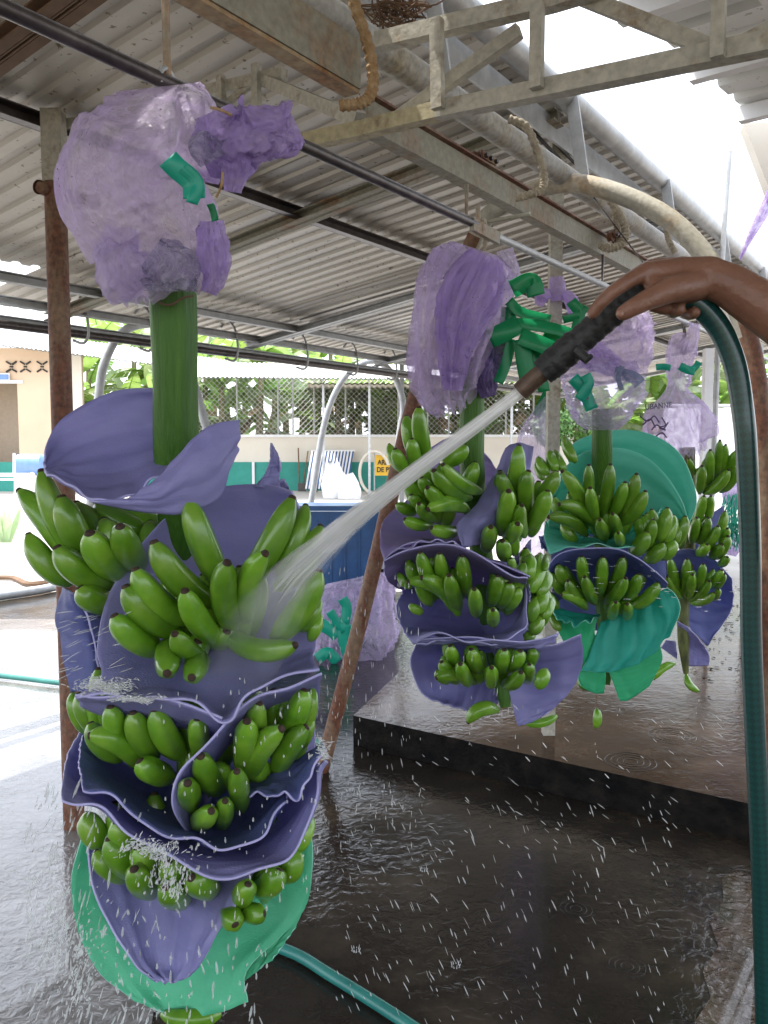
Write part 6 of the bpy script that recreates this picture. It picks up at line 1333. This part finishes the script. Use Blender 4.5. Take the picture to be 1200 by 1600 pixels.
# beads sitting on fruit and foam near the jet
# white splashes
def splash(px, py, Y, w, h, n, label, seed, dr=(-1, 0, .15)):
    rnd = random.Random(seed); m = MB(); D = Vector(dr)
    for k in range(n*8):
        g = rnd.gauss(0, .45); a = P(px+w*max(-1.6, min(1.6, g)), py+h*rnd.gauss(0, .5)+h*.3*math.sin(g*5), Y+rnd.uniform(-.03, .03))
        d = (D+Vector((rnd.gauss(0, .35), rnd.gauss(0, .2), rnd.gauss(0, .35)))).normalized()
        drop(m, a, d, rnd.uniform(.002, .009), rnd.uniform(.0003, .0013)*(1 if rnd.random() < .8 else 1.7))
    for k in range(0):                                           # small torn sheets of water
        a = P(px+w*rnd.gauss(0, .4), py+h*rnd.gauss(0, .4), Y+rnd.uniform(-.02, .02)); e1 = (D+Vector((rnd.gauss(0, .2), 0, rnd.gauss(0, .2)))).normalized(); e2 = e1.cross(Vector((0, 1, 0))).normalized()
        L, Wd = rnd.uniform(.010, .030), rnd.uniform(.002, .006); ring = []
        for j in range(12):
            q = 2*math.pi*j/12; rr_ = 1+.45*rnd.uniform(-1, 1); ring.append(a+e1*math.cos(q)*L*rr_+e2*math.sin(q)*Wd*rr_+Vector((0, rnd.uniform(-.003, .003), 0)))
        back = [p+Vector((0, .0015, 0)) for p in ring]
        m.add(ring+back, [tuple(range(12)), tuple(reversed(range(12, 24)))]+[(j, (j+1) % 12, 12+(j+1) % 12, 12+j) for j in range(12)])
    o = m.build('water_splash', M['foamwater'], None, False); o['kind'] = 'stuff'; return tag(o, label)
splash(165, 1072, 1.10, 45, 12, 55, 'white water splash bursting over the left foam rim of the nearest bunch', 1)
splash(215, 1092, 1.08, 42, 5, 26, 'thin run of water along the foam rim under the biggest hand', 2)
splash(235, 1325, 1.03, 60, 16, 34, 'white splash over the lowest fruit of the nearest bunch', 3, (-.6, 0, -.5))
splash(265, 1370, 1.02, 40, 40, 26, 'streaky drops in front of the violet foam tongue', 4, (-.1, 0, -1))
splash(110, 1480, 1.2, 60, 90, 60, 'falling white water at the lower left corner', 5, (-.3, 0, -1))
splash(505, 1175, 1.12, 12, 18, 12, 'small splash at the right tip of the lower foam cup', 6)
# crown splashes on the floor
for i, (px, py) in enumerate(((712, 1510), (662, 1360), (556, 1485))):
    m = MB(); c = onz(px, py, 0)
    for k in range(9):
        a = k*.7; q = c+Vector((math.cos(a)*.011, math.sin(a)*.011, 0)); m.tube([q, q+Vector((math.cos(a)*.003, math.sin(a)*.003, .008+.005*math.sin(k*2.1)))], [.0018, .0007], 5)
    o = m.build('crown_splash', M['foamwater']); tag(o, ['crown shaped splash on the floor near the bottom centre', 'small splash on the floor above the bottom centre', 'splash on the floor right of the green foam sheet', 'tiny splash left of the dark floor patch', 'tiny splash right beside another one on the dark floor', 'splash on the floor below the slab edge', 'splash on the floor below the leaning pipe foot'][i], 'water splash', 'splashes of white water')

# ring ripples where drops land
m = MB(); rnd = random.Random(21)
spots = [(1120, 1475), (1150, 1400), (1160, 1540), (900, 1420), (1130, 1600), (980, 1510)]
for px, py in spots:
    c = onz(px, py, 0)
    for q in range(rnd.randint(2, 4)):
        r_ = .018+q*.017; m.tube([c+Vector((math.cos(a*.2618)*r_, math.sin(a*.2618)*r_, .0002)) for a in range(25)], .0016/(1+q*.3), 6, cap=False)
for px, py in ((985, 1190), (1050, 1150)):
    c = onz(px, py, SLAB)
    for q in range(4):
        r_ = .03+q*.026; m.tube([c+Vector((math.cos(a*.2618)*r_, math.sin(a*.2618)*r_, .0002)) for a in range(25)], .0018, 6, cap=False)
o = m.build('water_ripples', M['floor'], None, True); o['kind'] = 'stuff'; o['label'] = 'ring ripples spreading in the thin water on the floor'

m = MB(); rnd = random.Random(77)
for px, py, Y in ((112, 1262, 1.12), (150, 1270, 1.10), (205, 1320, 1.08), (290, 1362, 1.06), (372, 1385, 1.06), (440, 1362, 1.08), (520, 1192, 1.2), (262, 1550, 1.18), (318, 1600, 1.26), (388, 1580, 1.26), (808, 1148, 2.1), (735, 1122, 2.1), (967, 1106, 2.82), (932, 1160, 2.88), (1090, 1092, 3.7)):
    for q in range(rnd.randint(2, 4)):
        p = P(px+rnd.uniform(-3, 3), py+q*rnd.uniform(8, 16), Y); L = rnd.uniform(.006, .014); m.tube([p, p-Vector((0, 0, L*.5)), p-Vector((0, 0, L*.85)), p-Vector((0, 0, L))], [.0003, .0009, .0014, .0005], 6)
o = m.build('falling_drips', M['drop'], None, True); o['kind'] = 'stuff'; o['label'] = 'drips falling from the lower rims of the foam sheets'
